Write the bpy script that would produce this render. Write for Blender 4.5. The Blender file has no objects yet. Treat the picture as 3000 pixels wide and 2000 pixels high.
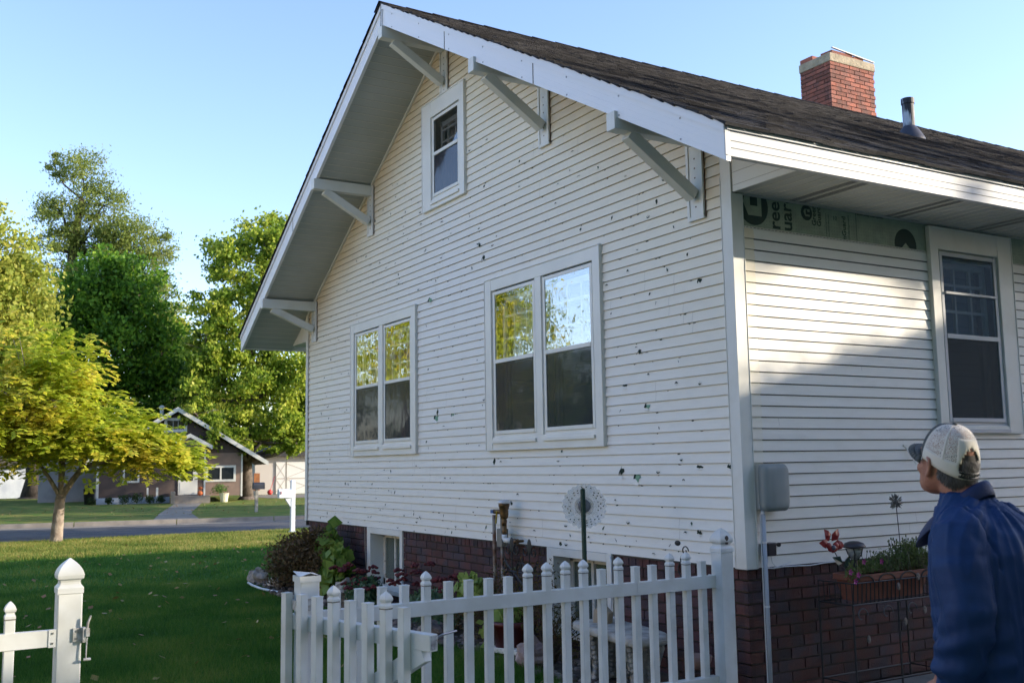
import bpy, math, random
import numpy as np
from mathutils import Vector, Matrix
R = math.radians
random.seed(7); NR = np.random.default_rng(11)
S = bpy.context.scene
COL = S.collection

# ------------------------------------------------------------------ camera
cam = bpy.data.objects.new('camera', bpy.data.cameras.new('camera')); COL.objects.link(cam); S.camera = cam
yaw, pit, rol = -1.0333, 0.1192, -0.0163
fw = Vector((math.sin(yaw)*math.cos(pit), math.cos(yaw)*math.cos(pit), math.sin(pit)))
rt = Vector((math.cos(yaw), -math.sin(yaw), 0)); up = rt.cross(fw)
r2 = rt*math.cos(rol)+up*math.sin(rol); u2 = -rt*math.sin(rol)+up*math.cos(rol)
mw = Matrix((r2, u2, -fw)).transposed().to_4x4(); mw.translation = Vector((5.085, -4.7818, 1.5674))
cam.matrix_world = mw
cam.data.sensor_width = 36; cam.data.lens = 36.1; cam.data.clip_start = .05; cam.data.clip_end = 2000
cam.data.dof.use_dof = True; cam.data.dof.focus_distance = 8.5; cam.data.dof.aperture_fstop = 5.6
# ------------------------------------------------------------------ world, sun, exposure
SUN = Vector((.51, .86, .29)).normalized()
elev = math.asin(SUN.z); azi = math.atan2(SUN.x, SUN.y)
W = bpy.data.worlds.new("World"); S.world = W; W.use_nodes = True
nt = W.node_tree; nt.nodes.clear()
sky = nt.nodes.new('ShaderNodeTexSky'); sky.sky_type = 'NISHITA'; sky.sun_disc = False
sky.sun_elevation = elev; sky.sun_rotation = azi; sky.air_density = 1.0; sky.dust_density = .4; sky.ozone_density = 2.2
bg = nt.nodes.new('ShaderNodeBackground'); bg.inputs[1].default_value = .15
wo = nt.nodes.new('ShaderNodeOutputWorld')
tnt = nt.nodes.new('ShaderNodeMix'); tnt.data_type = 'RGBA'; tnt.blend_type = 'MULTIPLY'; tnt.inputs[0].default_value = 1; tnt.inputs[7].default_value = (1.04, .965, 1.06, 1)
nt.links.new(sky.outputs[0], tnt.inputs[6]); nt.links.new(tnt.outputs[2], bg.inputs[0]); nt.links.new(bg.outputs[0], wo.inputs[0])
sl = bpy.data.lights.new('sun', 'SUN'); sl.energy = 3.15; sl.angle = R(.6); sl.color = (1, .87, .68)
so = bpy.data.objects.new('sun', sl); COL.objects.link(so); so.rotation_euler = SUN.to_track_quat('Z', 'Y').to_euler()
S.view_settings.view_transform = 'Standard'; S.view_settings.look = 'None'; S.view_settings.exposure = 1.47; S.view_settings.gamma = 1
S.render.engine = 'CYCLES'
S.cycles.max_bounces = 7; S.cycles.transparent_max_bounces = 12

# ------------------------------------------------------------------ materials
MATS = {}
def mat(name, col=(.5,.5,.5), rough=.6, metal=0, var=None, vs=8, bump=0, bs=40, island=0, spec=.5, trans=0, coords='Object', stretch=None, thr=None):
    """var: second colour mixed in by noise; island: per-island value variation; trans: translucency"""
    if name in MATS: return MATS[name]
    m = bpy.data.materials.new(name); m.use_nodes = True; n = m.node_tree.nodes; l = m.node_tree.links
    b = n['Principled BSDF']; b.inputs['Base Color'].default_value = (*col, 1); b.inputs['Roughness'].default_value = rough
    b.inputs['Metallic'].default_value = metal; b.inputs['Specular IOR Level'].default_value = spec
    src = None
    tc = n.new('ShaderNodeTexCoord'); vec = tc.outputs[coords]
    if stretch:
        mp = n.new('ShaderNodeMapping'); mp.inputs['Scale'].default_value = stretch; l.new(vec, mp.inputs[0]); vec = mp.outputs[0]
    if var:
        ns = n.new('ShaderNodeTexNoise'); ns.inputs['Scale'].default_value = vs; ns.inputs['Detail'].default_value = 6; l.new(vec, ns.inputs['Vector'])
        rp = n.new('ShaderNodeValToRGB'); a, c = thr if thr else (.38, .62)
        rp.color_ramp.elements[0].position = a; rp.color_ramp.elements[1].position = c
        rp.color_ramp.elements[0].color = (*col, 1); rp.color_ramp.elements[1].color = (*var, 1)
        l.new(ns.outputs[0], rp.inputs[0]); src = rp.outputs[0]
    if island:
        g = n.new('ShaderNodeNewGeometry'); mr = n.new('ShaderNodeMapRange'); mr.inputs[3].default_value = 1-island; mr.inputs[4].default_value = 1+island
        l.new(g.outputs['Random Per Island'], mr.inputs[0])
        mx = n.new('ShaderNodeMix'); mx.data_type = 'RGBA'; mx.blend_type = 'MULTIPLY'; mx.inputs[0].default_value = 1
        if src: l.new(src, mx.inputs[6])
        else: mx.inputs[6].default_value = (*col, 1)
        l.new(mr.outputs[0], mx.inputs[7]); src = mx.outputs[2]
    if src: l.new(src, b.inputs['Base Color'])
    if bump:
        nb = n.new('ShaderNodeTexNoise'); nb.inputs['Scale'].default_value = bs; nb.inputs['Detail'].default_value = 5; l.new(vec, nb.inputs['Vector'])
        bp = n.new('ShaderNodeBump'); bp.inputs['Strength'].default_value = bump; bp.inputs['Distance'].default_value = .02
        l.new(nb.outputs[0], bp.inputs['Height']); l.new(bp.outputs[0], b.inputs['Normal'])
    if trans:
        t = n.new('ShaderNodeBsdfTranslucent'); ms = n.new('ShaderNodeMixShader'); ms.inputs[0].default_value = trans
        if src: l.new(src, t.inputs[0])
        else: t.inputs[0].default_value = (*col, 1)
        l.new(b.outputs[0], ms.inputs[1]); l.new(t.outputs[0], ms.inputs[2]); l.new(ms.outputs[0], n['Material Output'].inputs[0])
    MATS[name] = m; return m

def leafmat(name, cols, trans=.35, rough=.55):
    """leaf colour chosen per leaf from a ramp"""
    if name in MATS: return MATS[name]
    m = bpy.data.materials.new(name); m.use_nodes = True; n = m.node_tree.nodes; l = m.node_tree.links
    b = n['Principled BSDF']; b.inputs['Roughness'].default_value = rough; b.inputs['Specular IOR Level'].default_value = .25
    g = n.new('ShaderNodeNewGeometry'); rp = n.new('ShaderNodeValToRGB'); cr = rp.color_ramp
    tc = n.new('ShaderNodeTexCoord'); ns = n.new('ShaderNodeTexNoise'); ns.inputs['Scale'].default_value = .9; l.new(tc.outputs['Object'], ns.inputs['Vector'])
    ad = n.new('ShaderNodeMath'); ad.operation = 'MULTIPLY_ADD'; ad.inputs[1].default_value = .5; l.new(g.outputs['Random Per Island'], ad.inputs[0])
    s2 = n.new('ShaderNodeMath'); s2.operation = 'MULTIPLY_ADD'; s2.inputs[1].default_value = 1.6; s2.inputs[2].default_value = -.55; l.new(ns.outputs[0], s2.inputs[0])
    l.new(s2.outputs[0], ad.inputs[2]); l.new(ad.outputs[0], rp.inputs[0])
    while len(cr.elements) < len(cols): cr.elements.new(.5)
    for i, c in enumerate(cols): cr.elements[i].position = i/(len(cols)-1); cr.elements[i].color = (*c, 1)
    t = n.new('ShaderNodeBsdfTranslucent'); ms = n.new('ShaderNodeMixShader'); ms.inputs[0].default_value = trans
    l.new(rp.outputs[0], b.inputs['Base Color']); l.new(rp.outputs[0], t.inputs[0])
    l.new(b.outputs[0], ms.inputs[1]); l.new(t.outputs[0], ms.inputs[2]); l.new(ms.outputs[0], n['Material Output'].inputs[0])
    MATS[name] = m; return m

def glassmat(name, fac, tint=(1,1,1), rough=.01, diff=None):
    if name in MATS: return MATS[name]
    m = bpy.data.materials.new(name); m.use_nodes = True; n = m.node_tree.nodes; l = m.node_tree.links
    n.remove(n['Principled BSDF'])
    t = n.new('ShaderNodeBsdfTransparent'); t.inputs[0].default_value = (*tint, 1)
    g = n.new('ShaderNodeBsdfGlossy'); g.inputs['Roughness'].default_value = rough
    tc = n.new('ShaderNodeTexCoord'); ns = n.new('ShaderNodeTexNoise'); ns.inputs['Scale'].default_value = 3; l.new(tc.outputs['Object'], ns.inputs['Vector'])
    bp = n.new('ShaderNodeBump'); bp.inputs['Strength'].default_value = .06; bp.inputs['Distance'].default_value = .05
    l.new(ns.outputs[0], bp.inputs['Height']); l.new(bp.outputs[0], g.inputs['Normal'])
    ms = n.new('ShaderNodeMixShader'); ms.inputs[0].default_value = fac
    base = t.outputs[0]
    if diff:
        df = n.new('ShaderNodeBsdfDiffuse'); df.inputs[0].default_value = (*diff, 1); m2 = n.new('ShaderNodeMixShader'); m2.inputs[0].default_value = .45
        l.new(base, m2.inputs[1]); l.new(df.outputs[0], m2.inputs[2]); base = m2.outputs[0]
    l.new(base, ms.inputs[1]); l.new(g.outputs[0], ms.inputs[2]); l.new(ms.outputs[0], n['Material Output'].inputs[0])
    MATS[name] = m; return m

def sidingmat():
    m = bpy.data.materials.new('vinyl_siding'); m.use_nodes = True; n = m.node_tree.nodes; l = m.node_tree.links
    b = n['Principled BSDF']; b.inputs['Roughness'].default_value = .5; b.inputs['Specular IOR Level'].default_value = .35
    tc = n.new('ShaderNodeTexCoord'); sp = n.new('ShaderNodeSeparateXYZ'); l.new(tc.outputs['Object'], sp.inputs[0])
    def M(op, a, c=None, d=None):
        q = n.new('ShaderNodeMath'); q.operation = op
        for i, v in enumerate((a, c, d)):
            if v is None: continue
            if isinstance(v, (int, float)): q.inputs[i].default_value = v
            else: l.new(v, q.inputs[i])
        return q.outputs[0]
    # distance below the rake line on the gable: old brown weather stain
    ax = M('ABSOLUTE', M('ADD', sp.outputs['X'], 4.24))
    rake = M('SUBTRACT', M('SUBTRACT', 6.12, M('MULTIPLY', ax, .565)), sp.outputs['Z'])
    ns = n.new('ShaderNodeTexNoise'); ns.inputs['Scale'].default_value = 1.3; ns.inputs['Detail'].default_value = 5
    mp = n.new('ShaderNodeMapping'); mp.inputs['Scale'].default_value = (1, 1, 2.5); l.new(tc.outputs['Object'], mp.inputs[0]); l.new(mp.outputs[0], ns.inputs['Vector'])
    r1 = n.new('ShaderNodeMapRange'); r1.inputs[1].default_value = .05; r1.inputs[2].default_value = .75; r1.inputs[3].default_value = 1; r1.inputs[4].default_value = 0
    r1.clamp = True; l.new(M('ADD', rake, M('MULTIPLY', M('SUBTRACT', ns.outputs[0], .5), 1.0)), r1.inputs[0])
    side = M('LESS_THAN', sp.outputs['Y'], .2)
    r2_ = n.new('ShaderNodeMapRange'); r2_.inputs[1].default_value = .2; r2_.inputs[2].default_value = 2.6; r2_.inputs[3].default_value = 1; r2_.inputs[4].default_value = 0
    l.new(rake, r2_.inputs[0])
    def mix(f, a, c):
        q = n.new('ShaderNodeMix'); q.data_type = 'RGBA'
        l.new(f, q.inputs[0])
        for i, v in ((6, a), (7, c)):
            if isinstance(v, tuple): q.inputs[i].default_value = (*v, 1)
            else: l.new(v, q.inputs[i])
        return q.outputs[2]
    c = mix(M('MULTIPLY', r2_.outputs[0], side), (.76, .745, .70), (.78, .71, .55))
    c = mix(M('MULTIPLY', M('MULTIPLY', r1.outputs[0], side), .55), c, (.55, .43, .27))
    n3 = n.new('ShaderNodeTexNoise'); n3.inputs['Scale'].default_value = 5; n3.inputs['Detail'].default_value = 8; l.new(mp.outputs[0], n3.inputs['Vector'])
    rr = n.new('ShaderNodeMapRange'); rr.inputs[1].default_value = .5; rr.inputs[2].default_value = .85; rr.inputs[4].default_value = .3; l.new(n3.outputs[0], rr.inputs[0])
    c = mix(rr.outputs[0], c, (.56, .53, .46))
    # dirt and shadow gap painted under gable laps; side laps get painted shadow lines
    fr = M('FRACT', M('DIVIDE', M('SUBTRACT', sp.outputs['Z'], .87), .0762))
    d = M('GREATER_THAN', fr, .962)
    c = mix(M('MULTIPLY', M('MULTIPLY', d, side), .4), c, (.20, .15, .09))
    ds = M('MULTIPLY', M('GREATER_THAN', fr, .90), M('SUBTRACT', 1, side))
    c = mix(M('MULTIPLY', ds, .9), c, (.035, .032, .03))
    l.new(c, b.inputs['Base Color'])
    nb = n.new('ShaderNodeTexNoise'); nb.inputs['Scale'].default_value = 1.2; nb.inputs['Detail'].default_value = 3
    m2 = n.new('ShaderNodeMapping'); m2.inputs['Scale'].default_value = (1.0, 1.0, 14); l.new(tc.outputs['Object'], m2.inputs[0]); l.new(m2.outputs[0], nb.inputs['Vector'])
    bp = n.new('ShaderNodeBump'); bp.inputs['Strength'].default_value = .25; bp.inputs['Distance'].default_value = .02
    l.new(nb.outputs[0], bp.inputs['Height']); l.new(bp.outputs[0], b.inputs['Normal'])
    return m

# ------------------------------------------------------------------ mesh helpers
WLOC = {}
class MB:
    def __init__(s): s.v = []; s.f = []; s.m = []; s.M = None
    def add(s, vs, fs, mi=0):
        o = len(s.v)
        if s.M is not None: vs = [tuple(s.M @ Vector(p)) for p in vs]
        s.v += [tuple(p) for p in vs]; s.f += [tuple(i+o for i in f) for f in fs]; s.m += [mi]*len(fs)
    def hexa(s, p, mi=0):
        s.add(p, [(0,3,2,1), (4,5,6,7), (0,1,5,4), (1,2,6,5), (2,3,7,6), (3,0,4,7)], mi)
    def box(s, x0, x1, y0, y1, z0, z1, mi=0):
        s.hexa([(x0,y0,z0), (x1,y0,z0), (x1,y1,z0), (x0,y1,z0), (x0,y0,z1), (x1,y0,z1), (x1,y1,z1), (x0,y1,z1)], mi)
    def beam(s, a, b, w, h, mi=0, up=(0,0,1)):
        a, b = Vector(a), Vector(b); d = (b-a).normalized(); u = Vector(up)
        sd = d.cross(u).normalized(); u = sd.cross(d)
        q = []
        for p in (a, b):
            q += [p-sd*w/2-u*h/2, p+sd*w/2-u*h/2, p+sd*w/2+u*h/2, p-sd*w/2+u*h/2]
        s.add(q, [(0,3,2,1), (4,5,6,7), (0,1,5,4), (1,2,6,5), (2,3,7,6), (3,0,4,7)], mi)
    def tube(s, pts, rad, n=8, mi=0, caps=True):
        pts = [Vector(p) for p in pts]; rs = rad if isinstance(rad, (list, tuple)) else [rad]*len(pts)
        vs = []; fs = []; ref = Vector((0, 0, 1))
        for i, p in enumerate(pts):
            d = (pts[min(i+1, len(pts)-1)]-pts[max(i-1, 0)]).normalized()
            if i == 0:
                a = d.cross(ref)
                if a.length < .2: a = d.cross(Vector((1, 0, 0)))
            else: a = pa_-d*pa_.dot(d)
            a.normalize(); pa_ = a; b = d.cross(a)
            for k in range(n):
                t = 2*math.pi*k/n; vs.append(p+(a*math.cos(t)+b*math.sin(t))*rs[i])
        for i in range(len(pts)-1):
            for k in range(n): fs.append((i*n+k, i*n+(k+1) % n, (i+1)*n+(k+1) % n, (i+1)*n+k))
        if caps: fs += [tuple(range(n-1, -1, -1)), tuple(range((len(pts)-1)*n, len(pts)*n))]
        s.add(vs, fs, mi)
    def lathe(s, prof, c=(0,0,0), n=16, mi=0, sq=False):
        vs = []; fs = []; c = Vector(c)
        if sq: n = 4
        for r, z in prof:
            for k in range(n):
                t = 2*math.pi*(k+(.5 if sq else 0))/n; q = r*(math.sqrt(2) if sq else 1)
                vs.append(c+Vector((q*math.cos(t), q*math.sin(t), z)))
        for i in range(len(prof)-1):
            for k in range(n): fs.append((i*n+k, i*n+(k+1) % n, (i+1)*n+(k+1) % n, (i+1)*n+k))
        fs += [tuple(range(n-1, -1, -1)), tuple(range((len(prof)-1)*n, len(prof)*n))]
        s.add(vs, fs, mi)
    def rings(s, rings, mi=0, close=True):
        """rings: list of equal-length point lists"""
        n = len(rings[0]); vs = [p for r in rings for p in r]; fs = []
        for i in range(len(rings)-1):
            for k in range(n): fs.append((i*n+k, i*n+(k+1) % n, (i+1)*n+(k+1) % n, (i+1)*n+k))
        if close: fs += [tuple(range(n-1, -1, -1)), tuple(range((len(rings)-1)*n, len(rings)*n))]
        s.add(vs, fs, mi)
    def prism(s, poly, t, mi=0):
        """poly: coplanar 3d points, extruded by vector t"""
        n = len(poly); t = Vector(t); vs = [Vector(p) for p in poly]+[Vector(p)+t for p in poly]
        fs = [tuple(range(n-1, -1, -1)), tuple(range(n, 2*n))]+[(i, (i+1) % n, n+(i+1) % n, n+i) for i in range(n)]
        s.add(vs, fs, mi)
    def blob(s, c, rx, ry, rz, mi=0, n=10, m=7, jit=0, rnd=random):
        vs = []; fs = []
        for i in range(1, m):
            a = math.pi*i/m
            for k in range(n):
                t = 2*math.pi*k/n; q = 1+rnd.uniform(-jit, jit)
                vs.append((c[0]+rx*q*math.sin(a)*math.cos(t), c[1]+ry*q*math.sin(a)*math.sin(t), c[2]+rz*q*math.cos(a)))
        vs.append((c[0], c[1], c[2]+rz)); vs.append((c[0], c[1], c[2]-rz)); T = len(vs)-2
        for i in range(m-2):
            for k in range(n): fs.append((i*n+k, (i+1)*n+k, (i+1)*n+(k+1) % n, i*n+(k+1) % n))
        for k in range(n):
            fs.append((T, k, (k+1) % n)); fs.append((T+1, (m-2)*n+(k+1) % n, (m-2)*n+k))
        s.add(vs, fs, mi)
    def build(s, name, mats, parent=None, smooth=False, bevel=0):
        me = bpy.data.meshes.new(name); me.from_pydata(s.v, [], s.f); me.update()
        for m in (mats if isinstance(mats, (list, tuple)) else [mats]): me.materials.append(m)
        me.polygons.foreach_set('material_index', s.m)
        if smooth: me.polygons.foreach_set('use_smooth', [True]*len(me.polygons))
        return link(name, me, parent, bevel)
def link(name, me, parent=None, bevel=0):
    o = bpy.data.objects.new(name, me); COL.objects.link(o)
    if parent is not None:
        o.parent = parent; w = WLOC.get(parent.name, (0, 0, 0))
        o.matrix_parent_inverse = Matrix.Translation(-Vector(w))
    if bevel:
        b = o.modifiers.new('bevel', 'BEVEL'); b.width = bevel; b.segments = 2; b.limit_method = 'ANGLE'
    return o
def fastmesh(name, V, F4, mats, parent=None, smooth=False, midx=None):
    """V (n,3) array, F4 (m,k) array"""
    me = bpy.data.meshes.new(name); k = F4.shape[1]
    me.vertices.add(len(V)); me.vertices.foreach_set('co', V.astype(np.float32).ravel())
    me.loops.add(F4.size); me.loops.foreach_set('vertex_index', F4.astype(np.int32).ravel())
    me.polygons.add(len(F4)); me.polygons.foreach_set('loop_start', np.arange(0, F4.size, k, dtype=np.int32)); me.polygons.foreach_set('loop_total', np.full(len(F4), k, dtype=np.int32))
    for m in (mats if isinstance(mats, (list, tuple)) else [mats]): me.materials.append(m)
    if midx is not None: me.polygons.foreach_set('material_index', midx.astype(np.int32))
    me.update(calc_edges=True); me.validate()
    return link(name, me, parent)
def tag(o, label, cat, group=None, kind=None):
    if label: o['label'] = label
    if cat: o['category'] = cat
    if group: o['group'] = group
    if kind: o['kind'] = kind
    return o
def thing(name, loc, label, cat, group=None):
    o = bpy.data.objects.new(name, None); COL.objects.link(o); o.location = loc; o.empty_display_size = .2
    WLOC[o.name] = loc
    return tag(o, label, cat, group)
def struct(o): o['kind'] = 'structure'; return o
def leaves(centers, normals_bias, size, aspect=1.0, droop=.3):
    """one quad per centre, random orientation"""
    n = len(centers); a = NR.normal(size=(n, 3)); a[:, 2] *= .6; a += normals_bias; a /= np.linalg.norm(a, axis=1)[:, None]
    b = NR.normal(size=(n, 3)); b[:, 2] -= droop; b -= (b*a).sum(1)[:, None]*a; b /= np.linalg.norm(b, axis=1)[:, None]
    c = np.cross(a, b); s = (size*NR.uniform(.6, 1.3, n))[:, None]
    L = b*s*.5; Wd = c*s*.5*aspect
    V = np.stack([centers-L, centers+Wd*.9-L*.1, centers+L, centers-Wd*.9-L*.1], 1).reshape(-1, 3)
    F = np.arange(4*n).reshape(-1, 4); return V, F

# ------------------------------------------------------------------ ground, street
U = Vector((.2225, .975, 0)); N = Vector((.975, -.2225, 0))     # along the street / from the far side towards us
def SF(s, t, z=0, P0=(-47.2, 3.4)): return Vector((P0[0], P0[1], 0))+U*s+N*t+Vector((0, 0, z))
# lawn profile across the street: near edge passes (-20.2,0), far kerb passes (-29.6,0)
tn = (Vector((-20.2, 0, 0))-SF(0, 0)).dot(N); tf = (Vector((-29.6, 0, 0))-SF(0, 0)).dot(N)
def lawnmat():
    m = bpy.data.materials.new('lawn'); m.use_nodes = True; n = m.node_tree.nodes; l = m.node_tree.links
    b = n['Principled BSDF']; b.inputs['Roughness'].default_value = .9; b.inputs['Specular IOR Level'].default_value = .1
    tc = n.new('ShaderNodeTexCoord')
    def noise(sc, det=6):
        q = n.new('ShaderNodeTexNoise'); q.inputs['Scale'].default_value = sc; q.inputs['Detail'].default_value = det; l.new(tc.outputs['Object'], q.inputs['Vector']); return q.outputs[0]
    def ramp(src, cols, pos):
        r = n.new('ShaderNodeValToRGB')
        while len(r.color_ramp.elements) < len(cols): r.color_ramp.elements.new(.5)
        for i, c in enumerate(cols): r.color_ramp.elements[i].position = pos[i]; r.color_ramp.elements[i].color = (*c, 1)
        l.new(src, r.inputs[0]); return r.outputs[0]
    g = ramp(noise(.7), [(.030, .105, .022), (.06, .17, .03), (.14, .23, .04)], [.3, .52, .72])
    f = ramp(noise(45), [(.4, .45, .4), (1, 1, 1), (1.5, 1.45, 1.3)], [.3, .5, .72])
    mu = n.new('ShaderNodeMix'); mu.data_type = 'RGBA'; mu.blend_type = 'MULTIPLY'; mu.inputs[0].default_value = 1; l.new(g, mu.inputs[6]); l.new(f, mu.inputs[7])
    # drier strip by the street
    sp = n.new('ShaderNodeSeparateXYZ'); l.new(tc.outputs['Object'], sp.inputs[0])
    mr = n.new('ShaderNodeMapRange'); mr.inputs[1].default_value = -17.2; mr.inputs[2].default_value = -18.2; mr.inputs[3].default_value = 0; mr.inputs[4].default_value = 1
    l.new(sp.outputs['X'], mr.inputs[0])
    m3 = n.new('ShaderNodeMath'); m3.operation = 'MULTIPLY'; l.new(mr.outputs[0], m3.inputs[0]); l.new(ramp(noise(1.6), [(.1,)*3, (.9,)*3], [.35, .65]), m3.inputs[1])
    mx = n.new('ShaderNodeMix'); mx.data_type = 'RGBA'; l.new(m3.outputs[0], mx.inputs[0]); l.new(mu.outputs[2], mx.inputs[6]); mx.inputs[7].default_value = (.26, .23, .07, 1)
    l.new(mx.outputs[2], b.inputs['Base Color'])
    bp = n.new('ShaderNodeBump'); bp.inputs['Strength'].default_value = .8; bp.inputs['Distance'].default_value = .03; l.new(noise(60), bp.inputs['Height']); l.new(bp.outputs[0], b.inputs['Normal'])
    return m
LAWN = lawnmat()
conc = mat('concrete', (.27, .24, .20), .85, var=(.19, .17, .145), vs=2.5, bump=.3, bs=60)
asph = mat('asphalt', (.062, .066, .08), .8, var=(.1, .098, .1), vs=1.2, bump=.5, bs=120)
prof = [(400, 0), (tn+.15, 0), (tn+.02, -.015), (tn, -.14), (tf, -.14), (tf-.03, 0), (-400, 0)]
g = MB()
for (t0, z0), (t1, z1) in zip(prof[:-1], prof[1:]):
    if t0-t1 < 300: g.add([SF(-400, t0, z0), SF(400, t0, z0), SF(400, t1, z1), SF(-400, t1, z1)], [(0, 1, 2, 3)])
    else: g.add([SF(-400, t0, z0), SF(400, t0, z0), SF(400, t1, z1), SF(-400, t1, z1)], [(0, 1, 2, 3)])
struct(g.build('lawn', LAWN))
g = MB(); g.add([SF(-300, tn-.01, -.134), SF(300, tn-.01, -.134), SF(300, tf+.6, -.134), SF(-300, tf+.6, -.134)], [(0, 1, 2, 3)])
road = g.build('road', asph); struct(road)
g = MB()
for k in range(24):                      # darker tar-filled cracks on the road
    s0 = random.uniform(-12, 14); t0 = random.uniform(tf+1, tn-.5); p = SF(s0, t0)
    pts = [p]
    for j in range(6): p = p+U*random.uniform(.2, 1.0)*(1 if k % 3 else .2)+N*random.uniform(-.5, .5); pts.append(p)
    for a, b in zip(pts[:-1], pts[1:]):
        d = (b-a).normalized(); sd = Vector((-d.y, d.x, 0))*.035
        g.add([(a-sd)+Vector((0,0,-.1295)), (a+sd)+Vector((0,0,-.1295)), (b+sd)+Vector((0,0,-.1295)), (b-sd)+Vector((0,0,-.1295))], [(0, 1, 2, 3)])
struct(g.build('road_cracks', mat('tar', (.02, .021, .028), .6)))
g = MB()
s = -60
while s < 60:                            # far kerb and gutter in poured lengths
    if not (-9.6 < s < -4.6):
        g.prism([SF(s, tf+.62, -.13), SF(s, tf+.02, -.115), SF(s, tf-.03, .012), SF(s, tf-.2, .012), SF(s, tf-.2, -.16), SF(s, tf+.62, -.16)], U*3.0)
    s += 3.03
struct(g.build('kerb', conc))
g = MB()                                 # driveways and the walk on the far side, patio behind the near fence
g.add([SF(-9.5, tf+.6, -.126), SF(-4.7, tf+.6, -.126), SF(-5.9, tf-1.6, .006), SF(-8.6, 4.5, .006), SF(-14, 4.5, .006), SF(-9.5, tf-1.6, .006)], [(0, 1, 2, 3, 4, 5)])
g.add([SF(2.9, tf-.2, .008), SF(4.3, tf-.2, .008), SF(4.1, tf-5, .008), SF(4.7, 1.6, .008), SF(3.5, 1.6, .008), SF(3.0, tf-5, .008)], [(0, 1, 2, 3, 4, 5)])
g.add([SF(7.0, -11, .008), SF(16, -11, .008), SF(16, -1, .008), SF(8.2, -4.0, .008)], [(0, 1, 2, 3)])
struct(g.build('concrete_path', conc))
g = MB(); g.box(.16, 4.6, -2.9, 12, -.1, .06)
struct(g.build('patio', mat('patio_concrete', (.2, .19, .17), .9, var=(.12, .12, .11), vs=3, bump=.4, bs=50)))
# grass blades near the camera, one mass
def grass(name, n, xr, yr, h, w):
    x = NR.uniform(*xr, n); y = NR.uniform(*yr, n); keep = ~((y > -.62+.12*np.sin(x*2)) & (x > -8.9)) & ~((x > -.0) & (y > -2.95))
    x = x[keep]; y = y[keep]; n = len(x); t = NR.uniform(0, 6.28, n); hh = h*NR.uniform(.5, 1.3, n); ln = NR.normal(size=(n, 2))*.4
    wx = np.cos(t)*w; wy = np.sin(t)*w
    V = np.stack([np.stack([x-wx, y-wy, np.zeros(n)], 1), np.stack([x+wx, y+wy, np.zeros(n)], 1), np.stack([x+ln[:, 0]*hh, y+ln[:, 1]*hh, hh], 1)], 1).reshape(-1, 3)
    return V, np.arange(3*n).reshape(-1, 3)
Vs = []; Fs = []; o = 0
for a in ((130000, (-5, .2), (-5.5, -.4), .062, .0034), (90000, (-10, -5), (-6.5, -.2), .05, .004), (70000, (-17, -10), (-8, 6), .05, .007), (9000, (-2.6, -.1), (-.75, -.2), .10, .003), (150000, (-20.6, -15.5), (-9, 8), .07, .011)):
    V, F = grass('g', *a); Vs.append(V); Fs.append(F+o); o += len(V)
gm2 = leafmat('dry_grass_blade', [(.10, .16, .03), (.20, .24, .05), (.34, .33, .09), (.46, .40, .16)], .45)
NSTRIP = len(F)
gm = leafmat('grass_blade', [(.035, .11, .02), (.065, .18, .028), (.12, .24, .04), (.26, .31, .07)], .45)
AF = np.concatenate(Fs); mi_ = np.zeros(len(AF)); mi_[-NSTRIP:] = (np.random.default_rng(4).uniform(size=NSTRIP) < .8)
tag(fastmesh('grass', np.concatenate(Vs), AF, [gm, gm2], midx=mi_), 'short green lawn grass between the fence and the street', 'grass', kind='stuff')
n = 900
c = np.stack([NR.uniform(-19.8, -.3, n), NR.uniform(-7, 5, n), NR.uniform(.03, .06, n)], 1); c = c[(c[:, 1] < -.8) | (c[:, 0] < -9)]
c2 = np.stack([NR.uniform(-44, -31, 500), NR.uniform(-4, 12, 500), np.full(500, .05)], 1); c = np.concatenate([c, c2])
V, F = leaves(c, np.array([0, 0, 2.5]), .07, .8, 0)
tag(fastmesh('fallen_leaves', V, F, leafmat('dead_leaf', [(.25, .12, .05), (.35, .2, .1), (.3, .22, .05), (.45, .36, .2)], .1)), 'dry brown and yellow leaves scattered on the lawn', 'leaves', kind='stuff')

# ------------------------------------------------------------------ the house
white = mat('white_trim', (.76, .75, .70), .45, var=(.71, .70, .655), vs=3, bump=.05, bs=15)
cream = mat('aged_trim', (.70, .70, .66), .55, var=(.62, .61, .55), vs=4, thr=(.5, .75))
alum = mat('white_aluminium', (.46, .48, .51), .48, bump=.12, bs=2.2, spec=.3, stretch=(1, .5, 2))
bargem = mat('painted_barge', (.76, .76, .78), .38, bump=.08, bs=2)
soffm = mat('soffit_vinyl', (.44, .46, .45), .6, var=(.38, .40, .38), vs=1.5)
soffl = mat('soffit_rib', (.62, .60, .52), .6)
dark = mat('near_black', (.03, .028, .025), .9)  # near-black for joints, vent slots, socket and wheel
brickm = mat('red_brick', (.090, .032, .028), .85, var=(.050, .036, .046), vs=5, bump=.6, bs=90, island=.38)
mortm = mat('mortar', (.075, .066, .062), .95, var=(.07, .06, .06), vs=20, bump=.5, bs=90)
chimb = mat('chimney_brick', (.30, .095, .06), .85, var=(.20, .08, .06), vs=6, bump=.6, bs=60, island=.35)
raw = mat('raw_wood', (.20, .10, .06), .8)
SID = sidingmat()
house = thing('house', (-4.24, 6, 0), 'white bungalow with torn vinyl siding, gable brackets and red brick base', 'house')
E_ = .0762; Z0 = .87; YB = 13.0
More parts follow.
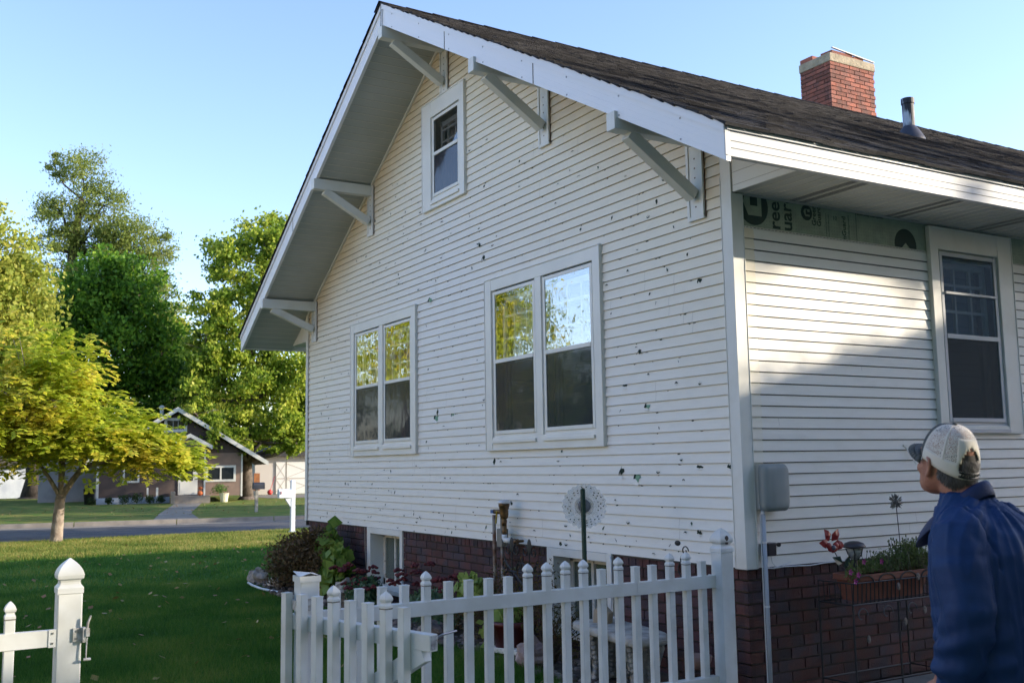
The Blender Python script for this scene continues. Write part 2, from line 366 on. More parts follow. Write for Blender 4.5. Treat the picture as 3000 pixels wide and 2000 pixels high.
# windows: outer x0,x1,z0,z1
WG = [(-6.81, -4.955, 1.71, 3.31), (-3.40, -1.52, 1.71, 3.31), (-4.75, -3.79, 4.29, 5.46)]
WS = [(2.03, 3.055, 1.76, 3.35)]
b = MB(); rl, rr = .58, .556; ZR = 6.307
def soffz(x, off=.2): return ZR-off-(rr*(x+4.24) if x > -4.24 else rl*(-4.24-x))
def cut(x0, x1, z0, z1, wins):
    segs = [(x0, x1)]
    for (a, c, d, e) in wins:
        if z1 > d+.03 and z0 < e-.03:
            out = []
            for p, q in segs:
                if q <= a+.03 or p >= c-.03: out.append((p, q)); continue
                if p < a+.03: out.append((p, a+.03))
                if q > c-.03: out.append((c-.03, q))
            segs = out
    return segs
k = 0
while True:
    z = Z0+k*E_; z1 = z+E_
    if z > 6.1: break
    zs = ZR-.12
    xl = max(-8.40, -4.24-(zs-z)/rl); xr = min(-.075, -4.24+(zs-z)/rr)
    for p, q in cut(xl, xr, z, z1, WG):
        wv = lambda x: .0012*math.sin(x*3.1+k*1.7)
        n = max(1, int((q-p)/.5)); 
        for j in range(n):
            a = p+(q-p)*j/n; c = p+(q-p)*(j+1)/n
            b.add([(a, wv(a), z), (c, wv(c), z), (c, .011+wv(c), z1-.003), (a, .011+wv(a), z1-.003), (a, .017, z1-.003), (c, .017, z1-.003), (a, .017, z1), (c, .017, z1), (a, wv(a), z1), (c, wv(c), z1)],
                  [(0, 1, 2, 3), (3, 2, 5, 4), (4, 5, 7, 6), (6, 7, 9, 8)])
    k += 1
for k in range(60):                                   # overlapping panel joints
    z = Z0+random.randint(0, 50)*E_; x = random.uniform(-8.2, -.4)
    if z+.15 > soffz(x) or any(a-.02 < x < c+.02 and d < z+.15 and z < e for a, c, d, e in WG): continue
    for q in range(2): b.add([(x, -.0012, z+q*E_+.002), (x+.0018, -.0012, z+q*E_+.002), (x+.0018, .008, z+q*E_+.072), (x, .008, z+q*E_+.072)], [(0, 1, 2, 3)], 1)
seam = mat('panel_seam', (.33, .32, .29), .8)
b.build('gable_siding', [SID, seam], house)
b = MB(); k = 0
while Z0+k*E_ < 3.15-.01:
    z = Z0+k*E_; z1 = z+E_
    for p, q in cut(.075, YB, z, z1, WS):
        b.add([(0, p, z), (0, q, z), (-.011, q, z1-.003), (-.011, p, z1-.003), (-.017, p, z1-.003), (-.017, q, z1-.003), (-.017, p, z1), (-.017, q, z1), (0, p, z1), (0, q, z1)],
              [(0, 1, 2, 3), (3, 2, 5, 4), (4, 5, 7, 6), (6, 7, 9, 8)])
    k += 1
for x, z in ((.9, 1.3), (1.7, 1.1), (1.62, 1.02), (.35, 1.8), (1.2, 2.2)):
    b.add([(.0012, x, z), (.0012, x+.0018, z), (-.006, x+.0018, z+.07), (-.006, x, z+.07)], [(0, 1, 2, 3)], 1)
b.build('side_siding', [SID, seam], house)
b = MB(); b.box(-8.47, -8.46, 0, YB, .87, 3.5); b.box(-8.4, -.05, YB, YB+.01, 0, 3.5); b.prism([(-8.46, YB, 3.45), (0, YB, 3.45), (-4.24, YB, 5.9)], (0, .01, 0)); b.build('rear_wall', white, house)
b = MB()
b.box(-.085, .014, -.014, -.0, Z0-.005, 3.82); b.box(0, .014, 0, .085, Z0-.005, 3.375)
b.box(-.09, -.085, -.018, .01, Z0-.003, 3.5); b.box(.0, .018, .085, .09, Z0-.003, 3.375)
b.build('corner_trim', cream, house)
b = MB(); b.box(-8.475, -8.40, -.014, 0, Z0-.005, 3.70); b.box(-8.475, -8.465, 0, .085, Z0-.005, 3.5)
b.build('corner_trim', cream, house)
# foundation in real bricks
b = MB()
BL, BH = .245, .0762
BW = [(-6.35, -5.36, .21, .87), (-2.42, -1.49, .21, .87)]
xx = -8.40
for w_ in sorted(BW):
    b.box(xx, w_[0]-.01, .045, .10, -.3, .869, 1); b.box(w_[0]-.01, w_[1]+.01, .045, .10, -.3, w_[2]-.02, 1); xx = w_[1]+.01
b.box(xx, -.032, .045, .10, -.3, .869, 1); b.box(-.10, -.034, .05, YB, -.3, .869, 1); b.box(-8.42, -8.36, .06, YB, -.3, .869, 1)
for r in range(-2, 12):
    z = .87-BH*(r+1)+.002
    if z < -.15: continue
    sold = (r == 0)
    L_ = .085 if sold else BL
    x = -.02-(L_*.5 if r % 2 else 0)
    xs = [-.02]
    while x > -8.42: 
        if x < -.06: xs.append(x)
        x -= L_
    xs.append(-8.42)
    for a, c in zip(xs[1:], xs[:-1]):
        a2, c2 = a+.005, c-.005
        if c == -.02: c2 = c
        segs = cut(a2, c2, z, z+BH, [(w[0]-.03, w[1]+.03, w[2], w[3]) for w in BW])
        for p, q in segs:
            if q-p > .02: jy = random.uniform(0, .003); b.box(p, q, .02+jy, .06, z, z+BH-.012)
    y = .02+(L_*.5 if r % 2 else 0); ys = [.02]
    while y < 5.5:
        if y > .06: ys.append(y)
        y += L_
    for a, c in zip(ys[:-1], ys[1:]):
        jx = random.uniform(0, .003)
        b.box(-.06, -.02-jx, (a+.005 if a > .03 else .0205), c-.005, z, z+BH-.012)
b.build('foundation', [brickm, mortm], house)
b = MB(); b.box(-8.44, -.03, .012, .02, .855, .869); b.box(-.022, -.012, .02, YB, .855, .869); b.box(-8.46, -8.44, .0, 4, .80, .868); b.build('flashing', mat('dark_flashing', (.05, .045, .045), .7), house)

# roof: shingle tabs in courses
shing = mat('asphalt_shingle', (.060, .059, .064), .85, var=(.027, .027, .033), vs=7, bump=1.0, bs=180, island=.45, spec=.25)
b = MB()
Y0 = -.745; EX = .127
def slope(sg, m, xe):
    L = math.hypot(1, m); nrm = Vector((sg*m, 0, 1)).normalized(); n = int(abs(xe+4.24)*L/EX)
    for i in range(n+1):
        d0 = i*EX; d1 = min(d0+EX+.01, abs(xe+4.24)*L)
        xa = -4.24+sg*d0/L; xb = -4.24+sg*d1/L; za = ZR-m*d0/L-.0005; zb = ZR-m*d1/L
        y = Y0-random.uniform(0, .004)
        while y < YB+.5:
            w = random.uniform(.10, .30); y2 = min(y+w, YB+.55); th = random.choice((.007, .007, .013))
            pa, pb = Vector((xa, y, za)), Vector((xa, y2-.002, za)); pc, pd = Vector((xb, y2-.002, zb))+nrm*th, Vector((xb, y, zb))+nrm*th
            b.add([pa, pb, pc, pd, pc-nrm*.02, pd-nrm*.02], [(0, 1, 2, 3), (3, 2, 4, 5), (0, 3, 5)])
            y = y2
slope(1, rr, .775); slope(-1, rl, -9.235)
for j in range(45): b.add([(-4.24-.13, Y0-.01+j*.31, ZR-.06), (-4.24, Y0-.01+j*.31, ZR+.02), (-4.24+.13, Y0-.01+j*.31, ZR-.055), (-4.24+.13, Y0+.30+j*.31, ZR-.062), (-4.24, Y0+.30+j*.31, ZR+.012), (-4.24-.13, Y0+.30+j*.31, ZR-.068)], [(0, 1, 4, 5), (1, 2, 3, 4)])
roof = b.build('roof', shing, house)
# roof deck under shingles
b = MB(); 
b.prism([(-4.24, Y0+.03, ZR-.012), (.745, Y0+.03, ZR-.012-rr*4.985), (.745, Y0+.03, ZR-.03-rr*4.985), (-4.24, Y0+.03, ZR-.035), (-9.2, Y0+.03, ZR-.03-rl*4.96), (-9.2, Y0+.03, ZR-.012-rl*4.96)], (0, YB+1.2, 0))
b.build('roof_deck', raw, roof)
# bargeboards (rake fascia)
for sg, m, xe in ((1, rr, .737), (-1, rl, -9.19)):
    b = MB(); ze = ZR-m*abs(xe+4.24)
    A = lambda x, o: (x, 0, ZR-o-m*abs(x+4.24))
    def strip(x0, x1, o0, o1, y0, y1, mi=0):
        p = [A(x0, o0), A(x1, o0), A(x1, o1), A(x0, o1)]
        if sg < 0: p = p[::-1]
        b.prism([(q[0], y0, q[2]) for q in p], (0, y1-y0, 0), mi)
    strip(-4.24, xe, .062, .235, -.715, -.68); strip(-4.24, xe, .008, .064, -.728, -.68)
    for o in (.105, .15, .195): strip(-4.24, xe, o, o+.003, -.7165, -.71)
    L = 4.98
    for x in (-2.85, -1.36) if sg > 0 else (-7.0,): strip(x, x+.008, .066, .233, -.7175, -.71, 1)
    strip(-4.24, -4.24+sg*.012, .0, .24, -.731, -.7, 1 if sg < 0 else 0)
    for x in np.arange(-4.0, xe, .62) if sg > 0 else []:                      # nail heads
        for o in (.08, .215): b.box(x-.005, x+.005, -.7185, -.715, A(x, o)[2]-.005, A(x, o)[2]+.005, 2)
    b.build('bargeboard', [bargem, dark, mat('nail', (.3, .32, .35), .5)], house)
# eave fascia (aluminium, three ribs) each side
b = MB()
for o, x in ((0, .735), ):
    zt = ZR-rr*(x+4.24)
    b.box(x-.03, x, -.71, YB+.5, 3.345, 3.49); b.box(x-.02, x+.014, -.71, YB+.5, 3.492, zt-.006)
    for z in (3.388, 3.432): b.box(x, x+.0035, -.712, YB+.5, z, z+.0045); b.box(x, x+.0008, -.712, YB+.5, z-.003, z-.0003, 1)
    b.box(x-.04, x+.004, -.71, YB+.5, 3.336, 3.3445)
    b.box(x-.004, x+.006, -.722, -.700, 3.34, zt-.01)
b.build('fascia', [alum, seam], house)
b = MB(); b.box(-9.19, -9.16, -.71, YB+.5, 3.24, 3.42); b.build('fascia', bargem, house)
# rake soffits with ribs
for sg, m, xe in ((1, rr, .735), (-1, rl, -9.18)):
    b = MB(); L = math.hypot(1, m); n = int(abs(xe+4.24)*L/.102)
    nrm = Vector((-sg*m, 0, -1)).normalized()
    for i in range(n+1):
        d0 = i*.102; d1 = min(d0+.102, abs(xe+4.24)*L); P = lambda d, o: Vector((-4.24+sg*d/L, 0, ZR-.205-m*d/L))+nrm*o
        q = [P(d0, 0), P(d1-.008, 0), P(d1-.006, .004), P(d1, .004)]
        for a, c, mi in ((q[0], q[1], 0), (q[1], q[2], 0), (q[2], q[3], 1)):
            b.add([(a.x, -.69, a.z), (a.x, .02, a.z), (c.x, .02, c.z), (c.x, -.69, c.z)], [(0, 1, 2, 3)], mi)
        b.add([(q[3].x, -.69, q[3].z), (q[3].x, .02, q[3].z), (P(d1, 0).x, .02, P(d1, 0).z), (P(d1, 0).x, -.69, P(d1, 0).z)], [(0, 1, 2, 3)])
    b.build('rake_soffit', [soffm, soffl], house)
    b = MB()                                           # J channel where soffit meets the siding
    x0 = -4.24; x1 = (-.08 if sg > 0 else -8.46)
    p = [(x0, soffz(x0)), (x1, soffz(x1)), (x1, soffz(x1)-.035), (x0, soffz(x0)-.035)]
    if sg < 0: p = p[::-1]
    b.prism([(q[0], -.016, q[1]) for q in p], (0, .02, 0)); b.build('rake_trim', cream, house)
# side eave soffit with vented strips
b = MB(); y = 0.012; i = 0
while y < YB:
    vent = (i % 10 in (5, 6))
    b.add([(-.0, y, 3.385), (.71, y, 3.385), (.71, y+.090, 3.385), (0, y+.090, 3.385)], [(0, 1, 2, 3)])
    b.add([(-.0, y+.090, 3.385), (.71, y+.090, 3.385), (.71, y+.093, 3.380), (0, y+.093, 3.380), (.71, y+.1, 3.380), (0, y+.1, 3.380), (.71, y+.1, 3.385), (0, y+.1, 3.385)], [(0, 1, 2, 3), (4, 5, 7, 6)])
    b.add([(-.0, y+.093, 3.380), (.71, y+.093, 3.380), (.71, y+.1, 3.380), (0, y+.1, 3.380)], [(0, 1, 2, 3)], 1)
    if vent:
        for j in range(34): x = .02+j*.0195; b.add([(x, y+.014, 3.3835), (x+.008, y+.022, 3.3835), (x+.008, y+.080, 3.3835), (x, y+.072, 3.3835)], [(0, 1, 2, 3)], 2)
    y += .1; i += 1
b.box(-.012, .02, .09, YB, 3.375, 3.392, 0)
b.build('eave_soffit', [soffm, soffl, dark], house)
b = MB(); b.prism([(.02, -.002, 3.378), (.73, -.002, 3.378), (.73, -.002, 3.41), (.02, -.002, 3.80)], (0, .015, 0))
for j in range(4): b.prism([(.02, -.0035, 3.42+j*.09), (.72-j*.16, -.0035, 3.42+j*.09), (.72-j*.16, -.0035, 3.4225+j*.09), (.02, -.0035, 3.4225+j*.09)], (0, .002, 0), 1)
b.build('eave_return', [cream, seam], house); b = MB(); b.prism([(-8.47, -.002, 3.30), (-8.47, -.002, 3.74), (-9.17, -.002, 3.34), (-9.17, -.002, 3.30)], (0, .015, 0)); b.box(-9.16, -8.46, .012, YB, 3.30, 3.31)
b.build('eave_return', [cream, seam], house)
# knee brackets
for x in (-4.24, -2.31, -.345, -6.22, -8.16):
    zs = soffz(x, .2)-.015 if x != -4.24 else soffz(x)-.06; zb = zs-.125; left = x < -5; pw = .047
    if x == -8.16: zs = 3.80; zb = 3.675
    plate_b = {-4.24: 5.44, -2.31: 4.38, -.345: 3.29, -6.22: 4.36, -8.16: 3.29}[x]
    b = MB(); b.box(x-.067, x+.067, -.012, -.0, plate_b, zs); b.box(x-.085, x-.06, -.02, 0, plate_b-.01, zs, 0); b.box(x+.06, x+.085, -.02, 0, plate_b-.01, zs, 0); b.box(x-.085, x+.085, -.018, 0, plate_b-.03, plate_b)
    b.box(x+.085, x+.092, -.004, .002, plate_b-.02, zs, 1)
    for j in range(6): b.box(x-.006, x+.006, -.0135, -.0115, plate_b+.06+j*.07, plate_b+.07+j*.07, 1)
    br = b.build('bracket', [cream, mat('rust', (.12, .06, .03), .8)], house)
    b = MB(); b.box(x-pw, x+pw, -.742, -.012, zb, zs); b.build('beam', cream, br, bevel=.004)
    b = MB(); b.beam((x, -.60, zb-.005), (x, -.035, plate_b+.14), pw*1.7, .088); b.build('strut', cream, br, bevel=.004)

# ---- windows
glass_up = glassmat('pane_glass', .30); glass_lo = glassmat('screened_pane', .05, (.55, .56, .60), .05, (.085, .09, .10))
glass_side = glassmat('side_glass', .12, (.62, .68, .72), .03); glass_side_lo = glassmat('side_screen', .05, (.55, .56, .56), .1, (.10, .105, .105))
roomm = mat('dark_room', (.03, .032, .035), .9)
blind = mat('window_blind', (.30, .36, .43), .7); curt = mat('curtain', (.18, .18, .19), .9)
class Wn:
    """window builder: local (a, d, z): a along wall, d outwards"""
    def __init__(s, ax): s.ax = ax
    def box(s, b, a0, a1, d0, d1, z0, z1, mi=0):
        if s.ax == 'g': b.box(a0, a1, -d1, -d0, z0, z1, mi)
        else: b.box(d0, d1, a0, a1, z0, z1, mi)
def window(ax, outer, lights, meet, sill, blindcol=None, curtains=False, extra=None, gl=(None, None), thick=.024):
    w = Wn(ax); a0, a1, z0, z1 = outer; b = MB(); gz0, gz1 = lights[0][2], lights[0][3]
    l0 = min(q[0] for q in lights)-.055; l1 = max(q[1] for q in lights)+.055
    w.box(b, a0, l0, -.02, thick, z0, z1); w.box(b, l1, a1, -.02, thick, z0, z1)
    w.box(b, l0, l1, -.02, thick-.002, gz1+.045, z1); w.box(b, l0, l1, -.02, thick-.004, z0, gz0-.06)
    for i in range(len(lights)-1): w.box(b, lights[i][1]+.05, lights[i+1][0]-.05, -.02, thick-.003, gz0-.06, gz1+.045)
    w.box(b, a1-.001, a1+.010, -.01, thick+.005, z0-.01, z1+.01); w.box(b, a0-.010, a0+.001, -.01, thick+.005, z0-.01, z1+.01)
    w.box(b, a0, a1, -.01, thick+.006, z1, z1+.012); w.box(b, a0, a1, -.01, thick+.004, z0-.012, z0)
    fr = b.build('window', white if ax == 'g' else cream, house, bevel=.003)
    for (p, q, c, e) in lights:
        b = MB(); t = .032
        w.box(b, p-t, p, -.015, thick-.012, c-t, e+t); w.box(b, q, q+t, -.015, thick-.012, c-t, e+t)
        w.box(b, p, q, -.015, thick-.013, e, e+t); w.box(b, p, q, -.015, thick-.008, c-t, c)
        w.box(b, p, q, -.015, thick-.006, meet-.018, meet+.018)
        w.box(b, p-.045, q+.045, -.02, thick+.014, c-.115, c-.085); w.box(b, p-.055, p-t, -.02, thick-.02, c-.09, e+.045); w.box(b, q+t, q+.055, -.02, thick-.02, c-.09, e+.045)
        w.box(b, p-t, q+t, -.02, thick-.02, c-.085, c-t)
        if extra: extra(w, b, p, q, c, e)
        b.build('sash', alum if ax == 's' else white, fr, bevel=.002)
        b = MB(); w.box(b, p, q, .004, .007, meet+.018, e); b.build('pane', gl[0] or glass_up, fr)
        b = MB(); w.box(b, p, q, .002, .005, c, meet-.018); b.build('screen', gl[1] or glass_lo, fr)
        b = MB()                                           # old inner sash with its grille
        w.box(b, p+.03, p+.07, -.09, -.06, meet, e-.02); w.box(b, q-.05, q-.01, -.09, -.06, meet, e-.02); w.box(b, p+.03, q-.01, -.09, -.06, e-.08, e-.03)
        for i in (1, 2):
            x = p+.03+(q-p-.04)*i/3; w.box(b, x-.011, x+.011, -.085, -.06, meet, e-.05)
            z = meet+(e-meet)*i/3; w.box(b, p+.05, q-.03, -.084, -.062, z-.011, z+.011)
        w.box(b, p, q, -.1, -.06, meet-.03, meet+.03); w.box(b, p+.03, p+.075, -.10, -.07, c, meet); w.box(b, q-.05, q-.01, -.10, -.07, c, meet)
        b.build('muntin', white, fr)
        b = MB()
        if blindcol == 'blind':
            n = int((e-c)/.05)
            for i in range(n): w.box(b, p-.02, q+.02, -.20, -.185+.006*(i % 2), c+i*.05, c+i*.05+.048)
            b.build('blind', blind, fr)
        elif curtains:
            for i in range(9): x = p-.02+(q-p+.04)*i/9; w.box(b, x, x+(q-p+.04)/9-.006, -.22, -.19+.012*(i % 2), c-.03, e+.03)
            b.build('curtain', curt, fr)
    b = MB(); d = -.55                                   # dark room behind
    for q in ((l0, l1, d-.02, d, z0, z1), (l0-.02, l0, d, -.03, z0, z1), (l1, l1+.02, d, -.03, z0, z1), (l0, l1, d, -.03, z0, z0+.02), (l0, l1, d, -.03, z1-.02, z1)): w.box(b, *q)
    b.build('room', roomm, fr)
    return fr
g1 = (1.88, 3.157)
window('g', WG[0], [(-6.66, -5.99, *g1), (-5.79, -5.115, *g1)], 2.525, 1.76, curtains=True)
window('g', WG[1], [(-3.23, -2.555, *g1), (-2.352, -1.672, *g1)], 2.525, 1.76, blindcol='blind')
window('g', WG[2], [(-4.49, -3.945, 4.44, 5.245)], 4.87, 4.35, curtains=True, gl=(glassmat('attic_glass', .16, (.7, .7, .7)), glassmat('attic_screen', .1, (.5, .5, .52), .08, (.07, .07, .085))))
window('s', WS[0], [(2.178, 2.818, 1.87, 3.14)], 2.505, 1.8, blindcol='blind', gl=(glass_side, glass_side_lo), extra=lambda w, b, p, q, c, e: w.box(b, p, q, -.015, .03, 2.835, 2.855))
# basement windows
for (x0, x1, z0, z1) in BW:
    b = MB(); t = .07
    b.box(x0, x0+t, .0, .10, z0, z1-.002); b.box(x1-t, x1, .0, .16, z0, z1-.002); b.box(x0+t, x1-t, .0, .2, z1-.07, z1-.003); b.box(x0-.03, x1+.03, -.035, .2, z0-.05, z0)
    b.box(x0+t, x0+t+.03, .0, .2, z0, z1-.07)
    fr = b.build('basement_window', cream, house, bevel=.004)
    b = MB()
    for q in ((x0+.10, x1-.07, .17, .20, z1-.12, z1-.07), (x0+.10, x1-.07, .17, .20, z0, z0+.07), (x0+.10, x0+.15, .17, .2, z0, z1-.07), (x1-.12, x1-.07, .17, .2, z0, z1-.07), (x0+.42, x0+.455, .165, .2, z0, z1-.07), (x0+.72, x0+.75, .168, .2, z0, z1-.07)): b.box(*q)
    b.build('sash', mat('peeling_paint', (.62, .60, .54), .8, var=(.25, .18, .13), vs=22, thr=(.58, .7)), fr)
    b = MB(); b.box(x0+.12, x1-.1, .182, .186, z0+.05, z1-.1); b.build('pane', glassmat('dusty_glass', .15, (.6, .62, .6), .15, (.20, .25, .22)), fr)
    b = MB(); b.box(x0+.05, x1-.05, .5, .52, z0-.1, z1); b.box(x0+.05, x0+.07, .2, .5, z0-.1, z1); b.box(x1-.07, x1-.05, .2, .5, z0-.1, z1); b.box(x0+.05, x1-.05, .2, .5, z0-.1, z0-.08); b.build('room', mat('basement', (.30, .32, .30), .9), fr)

# ---- torn and hail-punched siding
hole = mat('hole_backing', (.012, .028, .018), .9); gshe = mat('green_underlay', (.20, .36, .24), .8, var=(.14, .28, .19), vs=30)
big = [(950+740/2.613, 850+85/2.613)]
rnd = random.Random(5)
def ysurf(z): f = ((z-Z0)/E_) % 1; return .011*f-.0022
def jag(b, x, z, w, h, mi=0, lean=0):
    n = 9; pts = []
    for i in range(n):
        t = 2*math.pi*i/n; q = rnd.uniform(.45, 1.1)
        px = x+w*.5*q*math.cos(t)+lean*h*.5*math.sin(t); pz = z+h*.5*q*math.sin(t); pts.append((px, ysurf(z)-.002, pz))
    pts = [(p[0], ysurf(min(max(p[2], math.floor((z-Z0)/E_)*E_+Z0+.001), math.floor((z-Z0)/E_)*E_+Z0+E_-.005)), p[2]) for p in pts]
    b.add(pts, [tuple(range(n-1, -1, -1))], mi)
def crescent(b, x, z, w, h, sg):
    k0 = math.floor((z-Z0)/E_)*E_+Z0; pts = []; n = 7
    for i in range(n+1): a = math.pi*i/n; pts.append((x+w*.5*math.cos(a), z+sg*h*math.sin(a)*rnd.uniform(.8, 1.1)))
    for i in range(n-1, 0, -1): a = math.pi*i/n; pts.append((x+w*.5*math.cos(a)*.85, z+sg*h*math.sin(a)*.45*rnd.uniform(.7, 1.2)))
    pts = [(px, ysurf(min(max(pz, k0+.001), k0+E_-.005))-.002, pz) for px, pz in pts]
    if sg > 0: pts = pts[::-1]
    b.add(pts, [tuple(range(len(pts)))], 0)
    b.add([(x-w*.3, ysurf(z)-.0025, z-.001), (x+w*.25, ysurf(z)-.0025, z), (x+w*.1, ysurf(z)-.008, z-sg*h*.5)], [(0, 1, 2)], 2)
TEARS = []
def newtear(sz): TEARS.append((sz, MB())); return TEARS[-1][1]
cnt = 0
while cnt < 560:
    x = rnd.uniform(-8.2, -.3); z = Z0+rnd.uniform(0, 1)**1.25*4.0
    if z > soffz(x)-.5 or any(a-.03 < x < c+.05 and d-.03 < z < e+.03 for a, c, d, e in WG): continue
    cnt += 1; kz = math.floor((z-Z0)/E_)*E_+Z0; t = rnd.random(); near = 1/(9+x*-1)
    if t < .62: w = rnd.uniform(.012, .045); h = rnd.uniform(.005, .014); jag(newtear(w*h*near), x, kz+E_-.008, w, h)
    elif t < .80: w = rnd.uniform(.022, .05); h = rnd.uniform(.010, .024); crescent(newtear(w*h*near), x, kz+rnd.uniform(.02, .045), w, h, rnd.choice((-1, 1)))
    elif t < .93: w = rnd.uniform(.007, .022); h = rnd.uniform(.015, .048); jag(newtear(w*h*near), x, kz+rnd.uniform(.025, .05), w, h, 0, rnd.uniform(-.9, .9))
    else:
        b = newtear(.002*near); jag(b, x, kz+.04, rnd.uniform(.02, .04), rnd.uniform(.03, .05), 0, rnd.uniform(-.6, .6)); jag(b, x+.006, kz+.036, .015, .022, 1, .3)
        b.add([(x-.02, ysurf(kz+.02)-.004, kz+.02), (x-.016, ysurf(kz+.02)-.009, kz+.015), (x+.01, ysurf(kz+.05)-.004, kz+.052)], [(0, 1, 2)], 2)
# the large torn patches the photo shows, on their own courses
for x, z, w, h in ((-4.62, 3.32, .12, .07), (-4.50, 2.06, .13, .09), (-4.47, 2.12, .05, .10), (-4.13, 2.08, .09, .07), (-3.44, 2.55, .05, .11), (-1.13, 1.46, .10, .11), (-1.32, 1.50, .07, .09), (-3.52, 3.7, .05, .06), (-3.45, 3.56, .07, .07),
                   (-1.25, 2.16, .08, .05), (-.98, 1.98, .10, .05), (-.35, 2.83, .06, .05), (-.42, 1.53, .08, .03), (-.12, 1.53, .07, .04), (-1.05, 2.4, .05, .05), (-3.0, 1.22, .05, .06), (-5.55, 1.28, .03, .07), (-.45, 1.08, .07, .04), (-2.2, .905, .05, .05), (-3.3, 1.60, .05, .09)):
    b = newtear(1); jag(b, x, z, w*.8, h*.8, 1 if w > .08 else 0); jag(b, x-w*.35, z+h*.1, w*.35, h*.9, 0, .3)
    if w > .06: b.add([(x-w*.6, -.006, z-h*.4), (x+w*.1, -.012, z-h*.62), (x+w*.2, -.003, z-h*.45)], [(0, 1, 2)], 2)
TEARS.sort(key=lambda q: -q[0]); rest = MB()
for k, (sz, b) in enumerate(TEARS):
    if k < 100: b.build('siding_tear', [hole, gshe, SID], house)
    else: rest.add(b.v, b.f); rest.m[-len(b.m):] = b.m
o = rest.build('siding_tear', [hole, gshe, SID], house); o['kind'] = 'stuff'

# ---- bare green sheathing strip with its printing, under the side eave
shea = mat('printed_underlay', (.31, .38, .30), .8, var=(.25, .31, .25), vs=12)
ink = mat('underlay_ink', (.018, .045, .042), .8); inkl = mat('underlay_small_ink', (.06, .11, .10), .8)
b = MB(); b.box(-.03, -.014, .085, YB, 3.10, 3.42)
y = .1
while y < 4.2:
    for j in range(9):
        z = 3.165+j*.026; b.box(-.014, -.0132, y, y+.0035, z, z+.0035, 1)
    y += .026
sh = b.build('sheathing', [shea, inkl], house)
b = MB(); b.box(-.016, -.006, .09, 2.03, 3.149, 3.163); b.box(-.02, -.010, 3.06, YB, 3.149, 3.163)
y = .1
while y < 2.0: b.box(-.006, -.0052, y, y+.02, 3.154, 3.158, 1); y += .034
b.build('nail_hem', [cream, dark], house)
def text(s, size, y, z, rot, m, extr=.0006, x=-.0125, bold=0):
    cu = bpy.data.curves.new('t', 'FONT'); cu.body = s; cu.size = size; cu.extrude = extr; cu.offset = bold; cu.resolution_u = 3
    ob = bpy.data.objects.new('t', cu); COL.objects.link(ob); dg = bpy.context.evaluated_depsgraph_get(); me = bpy.data.meshes.new_from_object(ob.evaluated_get(dg))
    bpy.data.objects.remove(ob); 
    q = Matrix.Translation((x, y, z)) @ Matrix(((0, 0, 1, 0), (1, 0, 0, 0), (0, 1, 0, 0), (0, 0, 0, 1))) @ Matrix.Rotation(rot, 4, 'Z')
    me.transform(q); me.materials.clear(); me.materials.append(m)
    return link('printed_text', me, sh)
q90 = math.pi/2
text('Green', .150, .462, 3.055, q90, ink, bold=.0025); text('Guard', .150, .578, 3.055, q90, ink, bold=.0025)
text('Green', .058, .822, 3.235, q90, ink, bold=.001); text('Guard', .058, .872, 3.235, q90, ink, bold=.001)
text('GreenGuard', .058, 1.130, 3.04, q90, ink, bold=.0006); text('Fanfold Siding Underlayment', .032, 1.170, 2.98, q90, inkl)
text('installation instructions', .018, .93, 3.17, q90, inkl); text('see product data sheet', .018, .955, 3.17, q90, inkl); text('10', .045, .995, 3.30, 0, inkl)
text('Fanfold Siding Underlayment', .026, 1.245, 3.366, 0, ink); text('Fanfold Siding Underlayment', .026, 2.44, 3.372, 0, ink)
b = MB()
def disc(c, r, mi=0, x0=-.0135, x1=-.0126, n=28, a0=0, a1=2*math.pi):
    p = [(x0, c[0]+r*math.cos(a0+(a1-a0)*i/n), c[1]+r*math.sin(a0+(a1-a0)*i/n)) for i in range(n)]
    b.prism(p, (x1-x0, 0, 0), mi)
disc((.215, 3.315), .138)
b.prism([(-.0126, .120, 3.335), (-.0126, .165, 3.245), (-.0126, .290, 3.245), (-.0126, .290, 3.42), (-.0126, .15, 3.42)], (.0006, 0, 0), 1)
b.box(-.012, -.0114, .184, .252, 3.315, 3.42, 0)
b.build('printed_logo', [ink, shea, inkl], sh); b = MB(); disc((.731, 3.323), .056); b.prism([(-.0126, .700, 3.33), (-.0126, .718, 3.297), (-.0126, .762, 3.297), (-.0126, .762, 3.350), (-.0126, .712, 3.350)], (.0006, 0, 0), 1); b.box(-.012, -.0114, .722, .762, 3.310, 3.330, 0); b.box(-.012, -.0114, .722, .738, 3.310, 3.345, 0)
b.build('printed_logo', [ink, shea, inkl], sh); b = MB(); disc((1.787, 3.19), .125); b.prism([(-.0126, 1.735, 3.16), (-.0126, 1.787, 3.205), (-.0126, 1.84, 3.16)], (.0006, 0, 0), 1); pass
b.build('printed_logo', [ink, shea, inkl], sh)
for y_ in (1.89, 2.93): b = MB(); b.box(-.012, -.0114, y_, y_+.06, 3.375, 3.40, 0); b.build('printed_mark', ink, sh)
b = MB()
b.prism([(-.0132, 1.242, 3.16), (-.0132, 1.246, 3.16), (-.0132, 1.246, 3.39), (-.0132, 1.242, 3.39)], (.001, 0, 0), 2)
b.build('sheet_seam', [ink, shea, inkl], sh)

